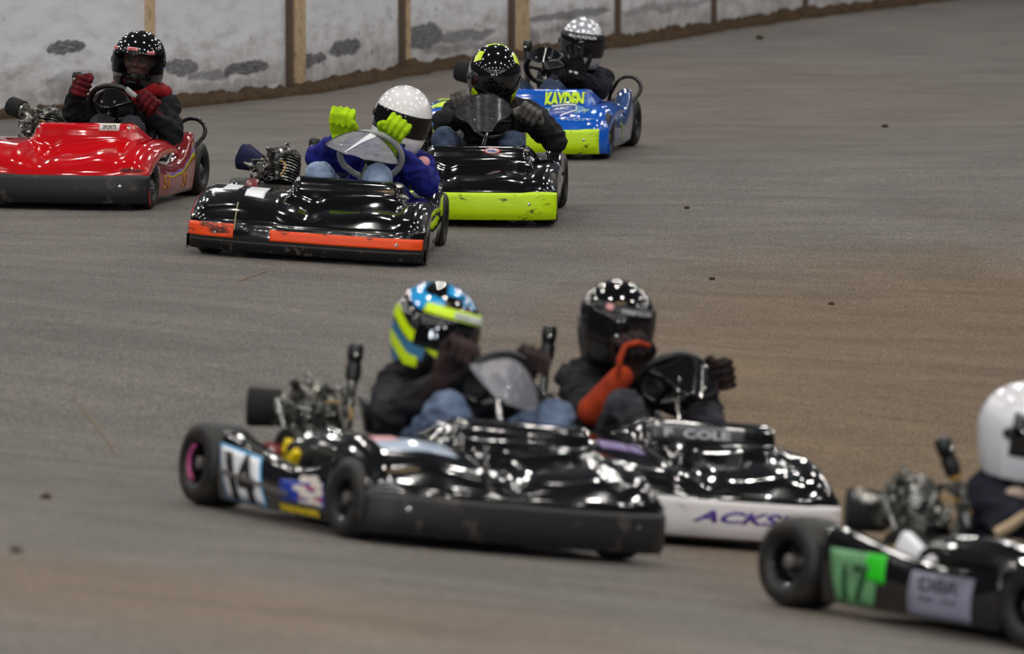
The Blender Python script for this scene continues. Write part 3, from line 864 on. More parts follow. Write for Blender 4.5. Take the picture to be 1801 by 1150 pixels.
def person(cfg, name='person'):
    J = cfg['joints']; hc = J['head']; hr = cfg.get('hrot', Matrix.Identity(3))
    neck = hc + hr @ Vector((-.02, 0, -.15)); pel = Vector((-.10, .15, .155)); chest = Vector(J.get('chest', ((hc.x - .07), (hc.y + .15) / 2, hc.z - .255)))
    shr, shl = Vector(J['shr']), Vector(J['shl'])
    # body: one continuous surface (head with a face, neck, trunk, limbs)
    m = MB()
    Hd = lambda v: hc + hr @ Vector(v)
    m.ell(Hd((0, 0, .012)), (.088, .074, .102), hr); m.ell(Hd((.028, 0, -.05)), (.056, .052, .062), hr)
    m.chain([Hd((.085, 0, .018)), Hd((.104, 0, -.016))], [.008, .014], 10); m.ell(Hd((.098, 0, -.020)), (.014, .019, .010), hr, 12, 8)
    for s in (-1, 1):
        m.capsule(Hd((.086, s * .012, .034)), Hd((.072, s * .048, .030)), .008, .007, 10)
        m.ell(Hd((.068, s * .038, -.020)), (.022, .022, .020), hr, 12, 8)
        m.ell(Hd((-.005, s * .076, -.005)), (.018, .010, .028), hr, 10, 8)
    m.capsule(Hd((.086, -.016, -.050)), Hd((.086, .016, -.050)), .008, .008, 10); m.ell(Hd((.075, 0, -.085)), (.018, .022, .016), hr, 12, 8)
    m.capsule(Hd((-.01, 0, -.06)), neck, .05, .05, 14); m.capsule(neck, chest, .05, .09, 14)
    m.capsule(chest, pel, .10, .09, 16)
    hips = [pel + Vector((.05, -.075, -.02)), pel + Vector((.05, .075, -.02))]
    knees = [Vector(J['knr']), Vector(J['knl'])]; ank = [Vector((.68, .07, .105)), Vector((.68, .25, .105))]
    for hp, kn, an in zip(hips, knees, ank):
        m.capsule(hp, kn, .06, .043, 14); m.capsule(kn, an, .042, .03, 14); m.capsule(an, an + Vector((.09, 0, -.02)), .03, .025, 12)
    hands = []
    for key, sh in (('r', shr), ('l', shl)):
        el = Vector(J['el' + key]); g_ = cfg['hand' + key]
        w = g_['w']
        m.capsule(chest, sh, .07, .05, 14); m.capsule(sh, el, .042, .034, 14); m.capsule(el, w, .032, .023, 14)
    body = m.remesh(name, SKIN, None, voxel=.0075, smooth=3)
    for s in (-1, 1):
        e = MB().ell(Hd((.083, s * .031, .008)), (.013, .013, .012), hr, 16, 12).build('eye', EYEW, body)
        MB().ell(Hd((.0905, s * .031, .008)), (.0065, .0065, .0065), hr, 12, 10).build('iris', IRIS, e)
    # jacket
    m = MB(); jr = cfg.get('jr', 1.0)
    m.capsule(pel + Vector((.0, 0, .03)), chest, .130 * jr, .140 * jr, 20)
    m.ell(chest + Vector((.0, 0, .03)), (.105 * jr, .17 * jr, .13 * jr), None, 24, 16)
    m.capsule(chest, neck + Vector((0, 0, .0)), .11 * jr, .068, 18)
    for key, sh in (('r', shr), ('l', shl)):
        el = Vector(J['el' + key]); g_ = cfg['hand' + key]; w = g_['w']
        m.capsule(chest + Vector((0, 0, .05)), sh, .10 * jr, .078 * jr, 18)
        m.capsule(sh, el, .076 * jr, .062 * jr, 18); m.capsule(el, el.lerp(w, .8), .061 * jr, .040 * jr, 18)
    jk = m.remesh('jacket', cfg['jacket'], body, voxel=.008, smooth=6, wr=.010, wscale=12, seed=cfg['seed'])
    MB().tube([neck + Vector((.062 * math.cos(t), .07 * math.sin(t), -.005 + .012 * math.cos(t))) for t in lin(0, 2 * math.pi, 25)[:-1]], .021, 12, closed=True).build('collar', cfg.get('collar', cfg['jacket']), jk)
    # trousers
    m = MB(); m.ell(pel + Vector((.0, 0, -.02)), (.13, .15, .10))
    for hp, kn, an in zip(hips, knees, ank):
        m.capsule(hp, kn, .085, .066, 18); m.capsule(kn, an.lerp(kn, .08), .064, .042, 18)
    m.remesh('trousers', cfg['trousers'], body, voxel=.008, smooth=5, wr=.006, wscale=15, seed=cfg['seed'] + 4)
    for key in 'rl':
        g_ = cfg['hand' + key]
        o, w = hand(body, g_['p'], g_['axis'], g_['fwd'], g_.get('mat', cfg['gloves']), k=g_.get('k', cfg.get('hk', 1.25)), curl=g_.get('curl', 1), thumb=g_.get('thumb', 1), wrist_to=Vector(J['el' + key]))
        if g_.get('cuff'):
            el = Vector(J['el' + key]); d = (el - w).normalized()
            MB().lathe([(0, .036), (.004, .041), (.05, .047), (.056, .044)], w + d * .02, d, 24).build('glove_cuff', g_['cuff'], o)
    return body

# ------------------------------------------------------------------ placing
class Frame:
    def __init__(s, px, scale, yaw, dz=0.0, lean=0.0):
        """nose centre under column px, at the distance where 1 m measures `scale` px; yaw 0 faces the camera"""
        d = FPX / scale
        P = at_depth(px, d)
        th = -math.pi / 2 + math.radians(yaw)
        f = Vector((math.cos(th), math.sin(th), 0)); l = Vector((-f.y, f.x, 0))
        o = P - f * 1.0
        c = o + f * .02
        a, b = .55, .5
        zf = lambda q: gz(q.x, q.y)
        F_, B_, L_, R_ = zf(c + f * a), zf(c - f * a), zf(c + l * b), zf(c - l * b)
        X = (f * 2 * a + Vector((0, 0, F_ - B_))).normalized(); Y = (l * 2 * b + Vector((0, 0, L_ - R_))).normalized()
        Z = X.cross(Y).normalized(); Y = Z.cross(X)
        o.z = (F_ + B_ + L_ + R_) / 4 + dz
        s.M = Matrix(((X.x, Y.x, Z.x, o.x), (X.y, Y.y, Z.y, o.y), (X.z, Y.z, Z.z, o.z), (0, 0, 0, 1)))
        s.M = s.M @ Matrix.Rotation(math.radians(-lean), 4, 'X')
        s.I = s.M.inverted()
    def at(s, px, py, x):
        """point of the kart's own frame at forward distance x, seen at an image point"""
        o = s.I @ Vector((0, 0, H)); r = s.I.to_3x3() @ ray(px, py)
        t = (x - o.x) / r.x; return o + r * t
def rot(yaw=0, pitch=0, roll=0):
    return Matrix.Rotation(math.radians(yaw), 3, 'Z') @ Matrix.Rotation(math.radians(pitch), 3, 'Y') @ Matrix.Rotation(math.radians(roll), 3, 'X')
def grip(p, axis, fwd, left, k=1.25, **kw):
    a = Vector(axis).normalized(); f = Vector(fwd); f = (f - a * f.dot(a)).normalized(); th = -1 if left else 1
    n_ = f.cross(a).normalized() * th
    d = dict(p=p, axis=a, fwd=f, thumb=th, k=k, w=p + (f * -.058 + n_ * .016) * k); d.update(kw); return d

CL_BLACK = cloth('black_jacket_cloth', (34, 34, 38), (16, 16, 18))
CL_GREY = cloth('charcoal_jacket_cloth', (48, 48, 54), (22, 22, 25))
CL_BLUE = cloth('royal_blue_suit_cloth', (34, 42, 150), (16, 20, 84))
CL_NAVY = cloth('navy_jacket_cloth', (26, 28, 44), (12, 13, 20))
JEAN = cloth('blue_jeans', (108, 124, 150), (66, 80, 106))
JEAN_L = cloth('pale_jeans', (150, 168, 196), (110, 128, 156))
JEAN_D = cloth('dark_jeans', (70, 84, 108), (40, 50, 70))
TROU_D = cloth('charcoal_trousers', (62, 60, 68), (36, 35, 40))
G_NEON = cloth('neon_gloves', (196, 236, 20), (140, 180, 10), bs=.35)
G_BROWN = cloth('dark_brown_gloves', (62, 46, 46), (32, 24, 25))
G_GREY = cloth('grey_gloves', (118, 112, 106), (60, 58, 56))
G_BLACK = cloth('black_gloves', (34, 32, 34), (16, 15, 16))
G_RED = cloth('dark_red_gloves', (122, 20, 30), (40, 9, 14))
G_ORANGE = cloth('orange_black_gloves', (52, 30, 28), (22, 18, 20))
ORANGE_CL = cloth('orange_cloth', (200, 74, 34), (130, 42, 20))
RED_CL = cloth('red_fleece', (160, 12, 26), (96, 8, 16))
H_WHITE = M('white_helmet_paint', (238, 236, 238), 0.14, coat=1.0, dirt=.35, dcol=(130, 124, 118), dscale=11, thr=(.6, .72))
H_BLACK = M('black_helmet_paint', (10, 10, 12), 0.1, coat=1.0)
H_SILVER = M('silver_helmet_paint', (190, 190, 198), 0.28, 0.55, 1.0)
H_PEARL = M('pale_grey_helmet_paint', (206, 206, 212), 0.28, 0.1, 0.8)
H_BLUE = M('sky_blue_helmet_paint', (40, 156, 222), 0.15, coat=1.0)
H_TEAL = M('teal_helmet_paint', (52, 112, 150), 0.2, coat=1.0)
H_NEON = M('neon_helmet_paint', (206, 236, 8), 0.25, coat=.7)
V_DARK = film('smoked_visor', (70, 60, 62), .45)
V_CLEAR = film('clear_visor', (206, 206, 210), .03, base=(20, 20, 22))
V_BLACK = film('dark_visor', (26, 25, 28), .72)
S_CLEAR = film('clear_screen', (220, 220, 226), .26, .08, .3, base=(190, 190, 198))
S_MILK = film('dusty_clear_screen', (236, 236, 242), .0, .12, .34, st=(1, 7, 1.2))
S_SMOKE = film('smoked_screen', (92, 90, 92), .25, .15, .4, base=(92, 90, 92), st=(2, 2, 6))
S_DARK = film('dark_screen', (38, 38, 42), .6, .08, .25)
T_ORANGE = tape('orange_tape', (248, 78, 14), .95, (.60, .66))
T_ORANGE2 = tape('worn_orange_tape', (244, 78, 20), .95, (.47, .55), 3.0)
T_NEON = tape('neon_tape', (200, 238, 4), .9, (.57, .64))
T_WHITE = tape('white_vinyl', (214, 210, 212), .55, (.58, .70), 5.0)
PURPLE = M('purple_print', (70, 40, 132), .4)
SKYB = M('sky_blue_print', (70, 160, 214), .4)
GREENP = M('green_plate', (96, 150, 102), .5, dirt=.8, dcol=(74, 84, 74), dscale=12)
GREENB = M('bright_green_plate', (30, 190, 20), .4)
DGREENP = M('dark_green_print', (22, 70, 30), .5)
LAVEN = M('faded_grey_plate', (128, 128, 146), .5, dirt=.6, dcol=(84, 84, 98), dscale=11)
DLAV = M('slate_print', (52, 54, 66), .5)
PINK = M('magenta_hub', (170, 70, 120), .4)
PINKST = M('pink_sticker', (214, 150, 156), .4)
REDINK = M('red_print', (196, 44, 50), .4)
BLUEINK = M('blue_print', (44, 60, 150), .4)
RBLUE = M('royal_sticker', (30, 60, 160), .35)
CREAM = M('cream_sticker', (222, 214, 206), .4)
FOAM = M('filter_foam', (17, 17, 18), .9, bump=.5, bscale=160)
NAVYF = cloth('navy_filter_sock', (40, 42, 84), (22, 24, 46))
GREYW = M('grey_grip_rubber', (156, 158, 156), .35)

def emblem(fn, r, parent, ring, inner, ink, name='round_emblem', asp=1.5):
    """oval sticker with a coloured rim and a small figure; fn(u, v, out) places it"""
    def disc(k, out): 
        m = MB(); n = 28
        pts = [fn(0, 0, out)]
        for j in range(1, 4):
            for i in range(n):
                t = 2 * math.pi * i / n; pts.append(fn(math.cos(t) * r * asp * k * j / 3, math.sin(t) * r * k * j / 3, out))
        fs = [(0, 1 + i, 1 + (i + 1) % n) for i in range(n)]
        for j in range(2):
            for i in range(n):
                a = 1 + j * n; fs.append((a + i, a + n + i, a + n + (i + 1) % n, a + (i + 1) % n))
        return m.add(pts, fs)
    e = disc(1, .002).build(name, ring, parent, angle=180, solid=.001, offset=0)
    disc(.82, .0032).build('sticker_field', inner, e, angle=180, solid=.001, offset=0)
    for (x0, x1, y0, y1) in ((-.8, -.2, -.1, .3), (-.1, .4, -.2, .35), (.45, .85, -.15, .1), (-.5, .6, -.45, -.3)):
        MB().grid(lambda u, v: fn(u * r * asp * .7, v * r * .9, .0045), lin(x0, x1, 4), lin(y0, y1, 3)).build('sticker_mark', ink, e, angle=180)
    return e

def finish(root, fr, label, cat, group=None):
    root.matrix_world = fr.M
    return tag(root, label, cat, group or 'racing karts on the track')

# ================================================================== kart 1: black kart numbered 14, nearest the camera
fr = Frame(912, 561, 28)
A = lambda px, py, x, fr=fr: fr.at(px, py, x + .12)
c1 = dict(ns=dict(wr=.92, wl=1.05, hs=1.20), body=GBLACK, hub=GREY, hoop=False,
    swheel=dict(c=A(868, 668, .20), roll=-10, r=.115),
    screen=dict(c=A(882, 686, .31), w=.27, h=.20, roll=-36, tilt=35, mat=S_MILK, crease=.6),
    filter=A(466, 716, -.34), fdir=(-.5, -.86, -.06), eng=(-.13, -.21, .150),
    muff=A(623, 640, -.30), mdir=(.0, 0, 1), fsize=(.115, .062, .066))
k = build_kart(c1)
nose_patch(-.55, .55, .0, .325, VINYL, 'bumper_strip', k)
plate = side_quad(-1, [(-.087, .046), (.21, .045), (.148, .20), (-.155, .223)], SKYB, 'number_plate', k, .004)
side_quad(-1, [(-.076, .053), (.197, .052), (.139, .193), (-.143, .214)], WHITE, 'plate_field', plate, .0055)
side_text(-1, '14', .040, .063, .180, BLKINK, 'number', plate, bold=.075, shear=-.42, aspect=1.12, out=.0075)
MB().box((.14, -.530, .118), (.50, .006, .013), Matrix.Rotation(.06, 3, 'Y')).build('side_rod', GREY, k)
arc = [Vector((-.325 + .060 * math.cos(t), -.512, .14 + .060 * math.sin(t))) for t in lin(math.radians(120), math.radians(250), 12)]
MB().tube(arc, .008, 8).build('rim_sticker', PINK, k)
side_quad(-1, [(.32, .080), (.60, .080), (.59, .158), (.31, .146)], RBLUE, 'flag_sticker', k, .004)
for j in range(4): side_quad(-1, [(.44, .083 + .016 * j), (.59, .083 + .016 * j), (.59, .091 + .016 * j), (.44, .091 + .016 * j)], REDINK if j % 2 else CREAM, 'flag_stripe', k, .0055)
def blot(sd, x, z, rx, rz, mat, nm, par, out=.007):
    def f(u, v):
        zz = z + rz * v * math.sqrt(max(0, 1 - (u * .9) ** 2)); xx = x + rx * u
        return side(sd, xx, (zz - .04) / (interps(xx, RK if sd < 0 else LK) - .04), out)
    return MB().grid(f, lin(-1, 1, 13), lin(-1, 1, 7)).build(nm, mat, par, angle=180)
for x, z, rx, rz in ((.47, .160, .035, .012), (.53, .166, .03, .011), (.55, .150, .04, .012), (.45, .128, .045, .010), (.50, .112, .05, .012), (.57, .126, .025, .014), (.54, .094, .04, .007)):
    blot(-1, x, z, rx, rz, CREAM, 'eagle_print', k)
band = side_quad(-1, [(.30, .046), (.585, .046), (.585, .068), (.30, .068)], BLKINK, 'lettering_band', k, .004)
side_text(-1, 'EAGLE RACING', .44, .048, .026, YELLOW, 'lettering', band, bold=.05, aspect=1.35)
nose_patch(-.46, -.20, .60, .74, M('painted_window_glare', (176, 190, 210), .15, coat=1), 'fender_glare_patch', k)  # window reflection on the fender, painted as a pale blue patch
nose_patch(-.46, -.38, .70, .75, PINKST, 'pink_sticker', k, out=.004)
finish(k, fr, 'glossy black racing kart numbered 14, with a dull black bumper strip', 'kart')
hr = rot(24, 8, -6); hcen = A(765, 576, -.10)
RR = A(800, 640, .19); RL = A(928, 655, .20)
p = person(dict(seed=1, jacket=CL_GREY, trousers=JEAN, gloves=G_BROWN, hrot=hr, jr=.98,
    joints=dict(head=hcen, shr=A(695, 690, -.16), shl=A(850, 700, -.12), elr=A(690, 726, .0), ell=A(925, 705, .02), knr=A(788, 722, .28), knl=A(975, 736, .30)),
    handr=grip(RR, (0, .85, -.3), (.35, .1, .9), False, 1.35), handl=grip(RL, (0, -.9, .2), (.4, 0, .9), True, 1.3)))
def pat1(az, z):
    if az > -.18:   # far side and front mirror it
        az = -az
    if az > -.25: return 0 if z < .36 else (1 if (z > .62 and az < -.02) else 0)
    s = (az + 2.6)
    wv = .05 * math.sin(az * 5)
    def band(c0, c1_, w0): return abs(z - (c0 + (c1_ - c0) * s / 1.7 + wv)) < w0
    if -2.7 < az < -.85 and band(.82, .42, .17): return 1
    if band(.22, -.42, .13) and z > -.6: return 2
    if az < -1.15 and z < -.28 and band(-.38, -.98, .16): return 2
    if az < -1.0 and z < -.1 and (band(-.12, -.70, .13)): return 3
    if z < -.35 and az < -1.9: return 3
    if -.8 < az < -.3 and z > .78: return 1
    return 0
h, T = helmet(hcen, hr, p, [H_BLACK, H_BLUE, H_NEON, H_TEAL], pat1, V_BLACK, scale=1.02)
helmet_band(h, T, -1.30, 1.30, .30, .52, NEON, 'visor_strip')
helmet_band(h, T, -.55, .75, .33, .48, M('pale_strip', (168, 180, 172), .3), 'strip_panel', .0075)
helmet_text(h, T, 'ARAI', .05, .34, .020, WHITE, 1.6)
tag(p, 'person in black jacket, jeans and blue and neon yellow helmet in the kart numbered 14', 'person', 'drivers')
p.matrix_world = fr.M

# ================================================================== kart 2: black kart with white lettered bumper
fr = Frame(1244, 524, 24)

A = lambda px, py, x, fr=fr: fr.at(px, py, x + .12)
c2 = dict(ns=dict(hs=1.22), body=GBLACK, hoop=False,
    swheel=dict(c=A(1180, 668, .20), roll=-8, r=.12),
    screen=dict(c=A(1206, 678, .31), w=.23, h=.20, roll=-18, tilt=40, mat=S_DARK, crease=.3),
    filter=A(800, 720, -.34), fdir=(-.25, -.95, .05), eng=(-.13, -.21, .135), muff=A(964, 606, -.30), fsize=(.115, .058, .062))
k = build_kart(c2)
nose_patch(-.545, .545, .03, .335, T_WHITE, 'bumper_strip', k)
nose_text('ACKSLIF', .17, .19, .14, .064, PURPLE, 'bumper_lettering', k, bold=.035, shear=.35, aspect=1.95)
nose_patch(-.10, .26, .81, .90, M('dark_grey_name_panel', (58, 58, 62), .3), 'name_panel', k)
nose_text('F  COLE', .07, .83, .06, .036, M('silver_print', (176, 176, 182), .4), 'name_lettering', k, bold=.05, aspect=2.0, out=.009)
for y, w in ((-.30, .10), (-.22, .05)): nose_patch(y - w / 2, y + w / 2, .62, .70, M('faded_purple_sticker', (120, 104, 150), .4), 'purple_sticker', k)
finish(k, fr, 'glossy black racing kart with a white bumper strip lettered in purple', 'kart')
hr = rot(4, 6, -3); hcen = A(1083, 566, -.10)
RR = A(1112, 632, .16); RL = A(1254, 660, .20)
p = person(dict(seed=2, jacket=CL_GREY, trousers=TROU_D, gloves=G_ORANGE, hrot=hr,
    joints=dict(head=hcen, shr=A(1015, 672, -.14), shl=A(1160, 680, -.12), elr=A(1042, 722, .02), ell=A(1240, 720, .03), knr=A(1098, 716, .28), knl=A(1240, 738, .30)),
    handr=grip(RR, (0, .9, .25), (.15, .25, .95), False, 1.4), handl=grip(RL, (0, -.3, .9), (.7, .2, .3), True, 1.25)))
# orange sleeve panel and orange piping over the raised glove
ea, wa = A(1042, 722, .04), A(1096, 652, .14)
MB().capsule(ea.lerp(wa, .02) + Vector((.025, -.010, 0)), ea.lerp(wa, .86) + Vector((.03, -.004, 0)), .056, .042, 20).build('orange_sleeve_panel', ORANGE_CL, p)
MB().tube([A(1088, 662, .20), A(1090, 630, .215), A(1100, 608, .21), A(1122, 602, .205), A(1142, 608, .20)], [.010, .011, .011, .010, .008], 10).build('orange_glove_piping', ORANGE_CL, p)
h, T = helmet(hcen, hr, p, [H_BLACK], None, V_DARK, scale=1.0)
helmet_band(h, T, -1.25, 1.25, .34, .50, BLKINK, 'visor_strip')
helmet_text(h, T, 'SIMPSON', -.02, .35, .020, M('silver_strip_print', (170, 170, 176), .4), 1.5)
for s in (-.75,): helmet_band(h, T, s - .09, s + .09, .36, .50, PINKST, 'pink_sticker', .008)
tag(p, 'person in black helmet and dark jacket with orange sleeve, raised glove before the chin', 'person', 'drivers')
p.matrix_world = fr.M

# ================================================================== kart 3: black kart with green number plate, cut by the frame
fr = Frame(2140, 612, 38)
A = lambda px, py, x, fr=fr: fr.at(px, py, x + .12)
c3 = dict(coilsize=(.15, .04, .075), body=GBLACK, hub=GREY, hoop=False,
    swheel=dict(c=A(1925, 860, .20), r=.115),
    filter=A(1524, 898, -.34), fdir=(-.6, -.8, -.04), eng=(-.13, -.21, .135), coil=WHITE, guard=YELLOW,
    muff=A(1668, 806, -.30), mdir=(-.15, -.42, .9), tanclamp=True, fsize=(.125, .062, .068))
k = build_kart(c3)
nose_patch(-.55, .55, .0, .325, VINYL, 'bumper_strip', k)
pl = side_quad(-1, [(-.088, .045), (.079, .045), (.12, .205), (-.124, .205)], GREENP, 'number_plate', k)
side_quad(-1, [(.035, .128), (.135, .120), (.125, .205), (.045, .205)], GREENB, 'plate_corner', pl, .0055)
side_text(-1, '17', -.01, .062, .150, DGREENP, 'number', pl, bold=.03, aspect=.95, out=.0070)
pl = side_quad(-1, [(.235, .045), (.50, .045), (.51, .178), (.245, .175)], LAVEN, 'sponsor_plate', k)
side_text(-1, 'DBR', .37, .125, .055, DLAV, 'plate_lettering', pl, bold=.03, aspect=1.6, out=.0070)
side_text(-1, '~ ~', .37, .088, .05, DLAV, 'plate_line', pl, aspect=2.2, out=.0070)
finish(k, fr, 'black racing kart with a green plate and a grey plate on its side', 'kart')
hr = rot(16, 4, 0); hcen = A(1806, 760, -.12)
p = person(dict(seed=3, jacket=CL_NAVY, trousers=TROU_D, gloves=G_BLACK, hrot=hr,
    joints=dict(head=hcen, shr=A(1752, 872, -.18), shl=A(1905, 880, -.14), elr=A(1782, 930, .0), ell=A(1990, 920, .02), knr=A(1900, 930, .28), knl=A(2040, 950, .30)),
    handr=grip(A(1868, 850, .2), (0, .9, 0), (.4, 0, .9), False, 1.25), handl=grip(A(1985, 860, .2), (0, -.9, 0), (.4, 0, .9), True, 1.25)))
q0, q1 = A(1740, 945, .0), A(1800, 912, .08)
MB().tube([A(1752, 938, .04), A(1776, 926, .07), A(1806, 905, .12)], [.016, .018, .016], 12).build('tan_sleeve_stripe', M('tan_cloth', (176, 152, 124), .8), p)
MB().ell(A(1790, 872, -.06), (.03, .05, .028)).build('tan_collar_patch', M('tan_collar_cloth', (166, 150, 134), .8), p)
h, T = helmet(hcen, hr, p, [H_PEARL], None, V_BLACK, scale=1.03)
tag(p, 'person in pale grey helmet and navy jacket, cut off by the right edge', 'person', 'drivers')
p.matrix_world = fr.M

# ================================================================== kart 4: black kart with orange tape
fr = Frame(531, 386, -5, lean=1.6, dz=-.008)
A = lambda px, py, x, fr=fr: fr.at(px, py, x + .12)
c4 = dict(body=GBLACK, hoop=False, swmat=GREYW,
    swheel=dict(c=A(652, 274, .20), roll=-20, r=.145),
    screen=dict(c=A(636, 268, .33), w=.36, h=.17, roll=-14, tilt=42, mat=S_CLEAR, crease=.5, stripe=True, prof=[(-1, .30), (-.5, .75), (0, 1), (.4, .85), (.8, .55), (1, .3)]),
    filter=A(441, 280, -.30), fdir=(-.25, -.90, .35), fsize=(.10, .042, .068), pouch=True, filtmat=NAVYF, eng=(-.12, -.24, .15),
    muff=A(552, 268, -.30), blower=REDPAINT, coil=CHROME)
k = build_kart(c4)
nose_patch(-.16, .535, .19, .315, T_ORANGE, 'orange_tape', k)
nose_patch(-.545, -.33, .19, .33, T_ORANGE2, 'worn_orange_tape', k)
nose_patch(-.535, .535, .0, .15, M('scuffed_nose_edge', (20, 19, 19), .5, dirt=.8, dcol=(130, 120, 112), dscale=12, thr=(.56, .7)), 'scuffed_edge', k)
nose_patch(-.42, -.345, .70, .90, WHITE, 'white_sticker', k)
nose_patch(-.305, -.215, .62, .86, WHITE, 'white_sticker', k)
MB().grid(lambda u, v: nose_out(-.33 + .012 * v + u * .0022, v, .002), lin(-1, 1, 2), lin(.3, .52, 8)).build('body_crack', M('pale_crack', (170, 160, 120), .5), k, angle=180)
finish(k, fr, 'glossy black racing kart with worn orange tape along its nose', 'kart')
hr = rot(12, 6, -12); hcen = A(708, 207, -.08)
p = person(dict(seed=4, jacket=CL_BLUE, trousers=JEAN_L, gloves=G_NEON, hrot=hr, jr=1.0,
    joints=dict(head=hcen, shr=A(640, 275, -.15), shl=A(735, 292, -.12), elr=A(562, 276, .04), ell=A(750, 322, .0), knr=A(562, 308, .30), knl=A(664, 312, .32)),
    handr=grip(A(599, 222, .22), (0, .95, -.12), (.45, .0, .9), False, 1.38), handl=grip(A(690, 236, .24), (0, -.85, .5), (.45, .0, .9), True, 1.38)))
MB().ell(A(745, 284, .0), (.010, .032, .026), rot(25, -20, 0)).build('arm_badge', PINKST, p)
for dx in (-.055, .055):
    b0 = A(664, 322, .30)
h, T = helmet(hcen, hr, p, [H_WHITE], None, V_DARK, vz=(-.38, .22), scale=1.04)
tag(p, 'person in white helmet, blue suit and neon yellow gloves driving the orange-taped black kart', 'person', 'drivers')
p.matrix_world = fr.M

# ================================================================== kart 5: black kart with neon bumper
fr = Frame(778, 361, -4)
A = lambda px, py, x, fr=fr: fr.at(px, py, x + .12)
c5 = dict(body=GBLACK, hoop=False,
    swheel=dict(c=A(862, 212, .20), roll=-10, r=.12),
    screen=dict(c=A(851, 210, .33), w=.27, h=.235, roll=4, tilt=35, mat=S_SMOKE, crease=.2, prof=[(-1, .28), (-.4, .55), (.1, .95), (.45, 1), (.8, .8), (1, .42)]),
    filter=A(700, 240, -.34), eng=(-.12, -.24, .15), muff=A(752, 240, -.30))
k = build_kart(c5)
nose_patch(-.55, .55, .0, .345, T_NEON, 'neon_bumper_tape', k)
def onnose(y0, t0, kt):
    return lambda u, v, out: nose_out(y0 + u, t0 + v * kt, out)
emblem(onnose(.215, .885, 1.05), .028, k, REDINK, CREAM, BLUEINK)
finish(k, fr, 'glossy black racing kart with a neon yellow bumper and a round sticker on its cowl', 'kart')
hr = rot(4, 60, -8); hcen = A(870, 130, -.02)
p = person(dict(seed=5, jacket=CL_BLACK, trousers=JEAN_D, gloves=G_GREY, hrot=hr,
    joints=dict(head=hcen, shr=A(815, 190, -.16), shl=A(935, 205, -.14), elr=A(782, 215, .0), ell=A(975, 246, .02), knr=A(782, 246, .30), knl=A(902, 252, .30)),
    handr=grip(A(816, 186, .20), (0, .9, .3), (.45, .1, .9), False, 1.2), handl=grip(A(928, 204, .22), (0, -.8, .5), (.6, -.5, .4), True, 1.3)))
def pat5(az, z):
    a = abs(az)
    if a > 2.72 and .30 < z < .66: return 1
    if 1.75 < a < 2.30 and .50 < z < .78: return 1
    if .55 < a < .95 and -.80 < z < -.42: return 1
    if 1.3 < a < 1.7 and -.5 < z < .0: return 1
    return 0
h, T = helmet(hcen, hr, p, [H_BLACK, H_NEON], pat5, V_BLACK, scale=1.0)
for s_ in (-1, 1): helmet_band(h, T, s_ * .62, s_ * .88, -.50, .12, H_NEON, 'neon_strip')
tag(p, 'person looking down in black helmet with neon yellow patches and grey gloves', 'person', 'drivers')
p.matrix_world = fr.M

# ================================================================== kart 6: blue kart
fr = Frame(893, 318, -10)
A = lambda px, py, x, fr=fr: fr.at(px, py, x + .12)
c6 = dict(body=GBLUE, side=gel('slate_blue_side', (58, 86, 138)), swheel=dict(c=A(962, 120, .20), r=.12),
    screen=dict(c=A(958, 108, .30), w=.19, h=.13, roll=0, tilt=40, mat=S_DARK),
    filter=A(822, 128, -.34), eng=(-.12, -.24, .15), muff=A(928, 92, -.30))
k = build_kart(c6)
nose_patch(-.55, .50, .0, .345, T_NEON, 'neon_bumper_tape', k)
nose_text('KAYDEN', .265, .735, .22, .088, NEON, 'name_lettering', k, bold=.06, aspect=.62, out=.008)
nose_patch(.20, .335, .50, .70, RBLUE, 'dealer_sticker', k)
nose_text('ABC', .265, .61, .06, .040, WHITE, 'sticker_lettering', k, bold=.04)
nose_text('Center', .27, .545, .03, .020, WHITE, 'sticker_lettering', k)
for (ya, ta, yb, tb) in ((.20, .70, .335, .70), (.335, .70, .35, .60), (.35, .60, .28, .49)):
    MB().grid(lambda u, v: nose_out(ya + (yb - ya) * u, ta + (tb - ta) * u + v, .004), lin(0, 1, 6), (-.012, .012)).build('sticker_border', WHITE, k, angle=180)
nose_text('2', -.41, .64, .42, .20, NEON, 'number', k, bold=.03, aspect=1.3)
nose_text('SCOTT', .37, .44, .05, .035, M('pale_scuff_print', (150, 176, 214), .5), 'faint_lettering', k, shear=.4, aspect=1.5)
side_text(1, '2', .24, .07, .14, M('faded_neon_print', (140, 160, 60), .4), 'side_number', k, bold=.02, aspect=.9, out=.004)
finish(k, fr, 'blue racing kart with neon yellow bumper, yellow KAYDEN lettering and number 2', 'kart')
hr = rot(8, 3, -8); hcen = A(1024, 75, -.08)
p = person(dict(seed=6, jacket=CL_NAVY, trousers=JEAN_D, gloves=G_BLACK, hrot=hr,
    joints=dict(head=hcen, shr=A(972, 130, -.14), shl=A(1056, 142, -.12), elr=A(962, 150, .02), ell=A(1050, 158, .04), knr=A(902, 150, .30), knl=A(970, 158, .32)),
    handr=grip(A(1000, 142, .20), (0, .9, .1), (.5, .3, .6), False, 1.15), handl=grip(A(1016, 116, .18), (0, .9, .2), (.1, -.15, 1), True, 1.15, curl=0, cuff=None)))
MB().tube([A(1001, 126, .24), A(1016, 129, .24)], .008, 10).build('wrist_tag', WHITE, p)
def pat6(az, z): return 0
h, T = helmet(hcen, hr, p, [H_SILVER], pat6, V_DARK, scale=.98)
helmet_band(h, T, -1.30, 1.30, .24, .46, BLKINK, 'visor_strip')
helmet_text(h, T, 'McLAUGHLIN', .0, .27, .024, M('strip_white_print', (206, 206, 210), .4), 1.15)
tag(p, 'person in silver helmet, hand raised to chin, driving the blue kart', 'person', 'drivers')
p.matrix_world = fr.M

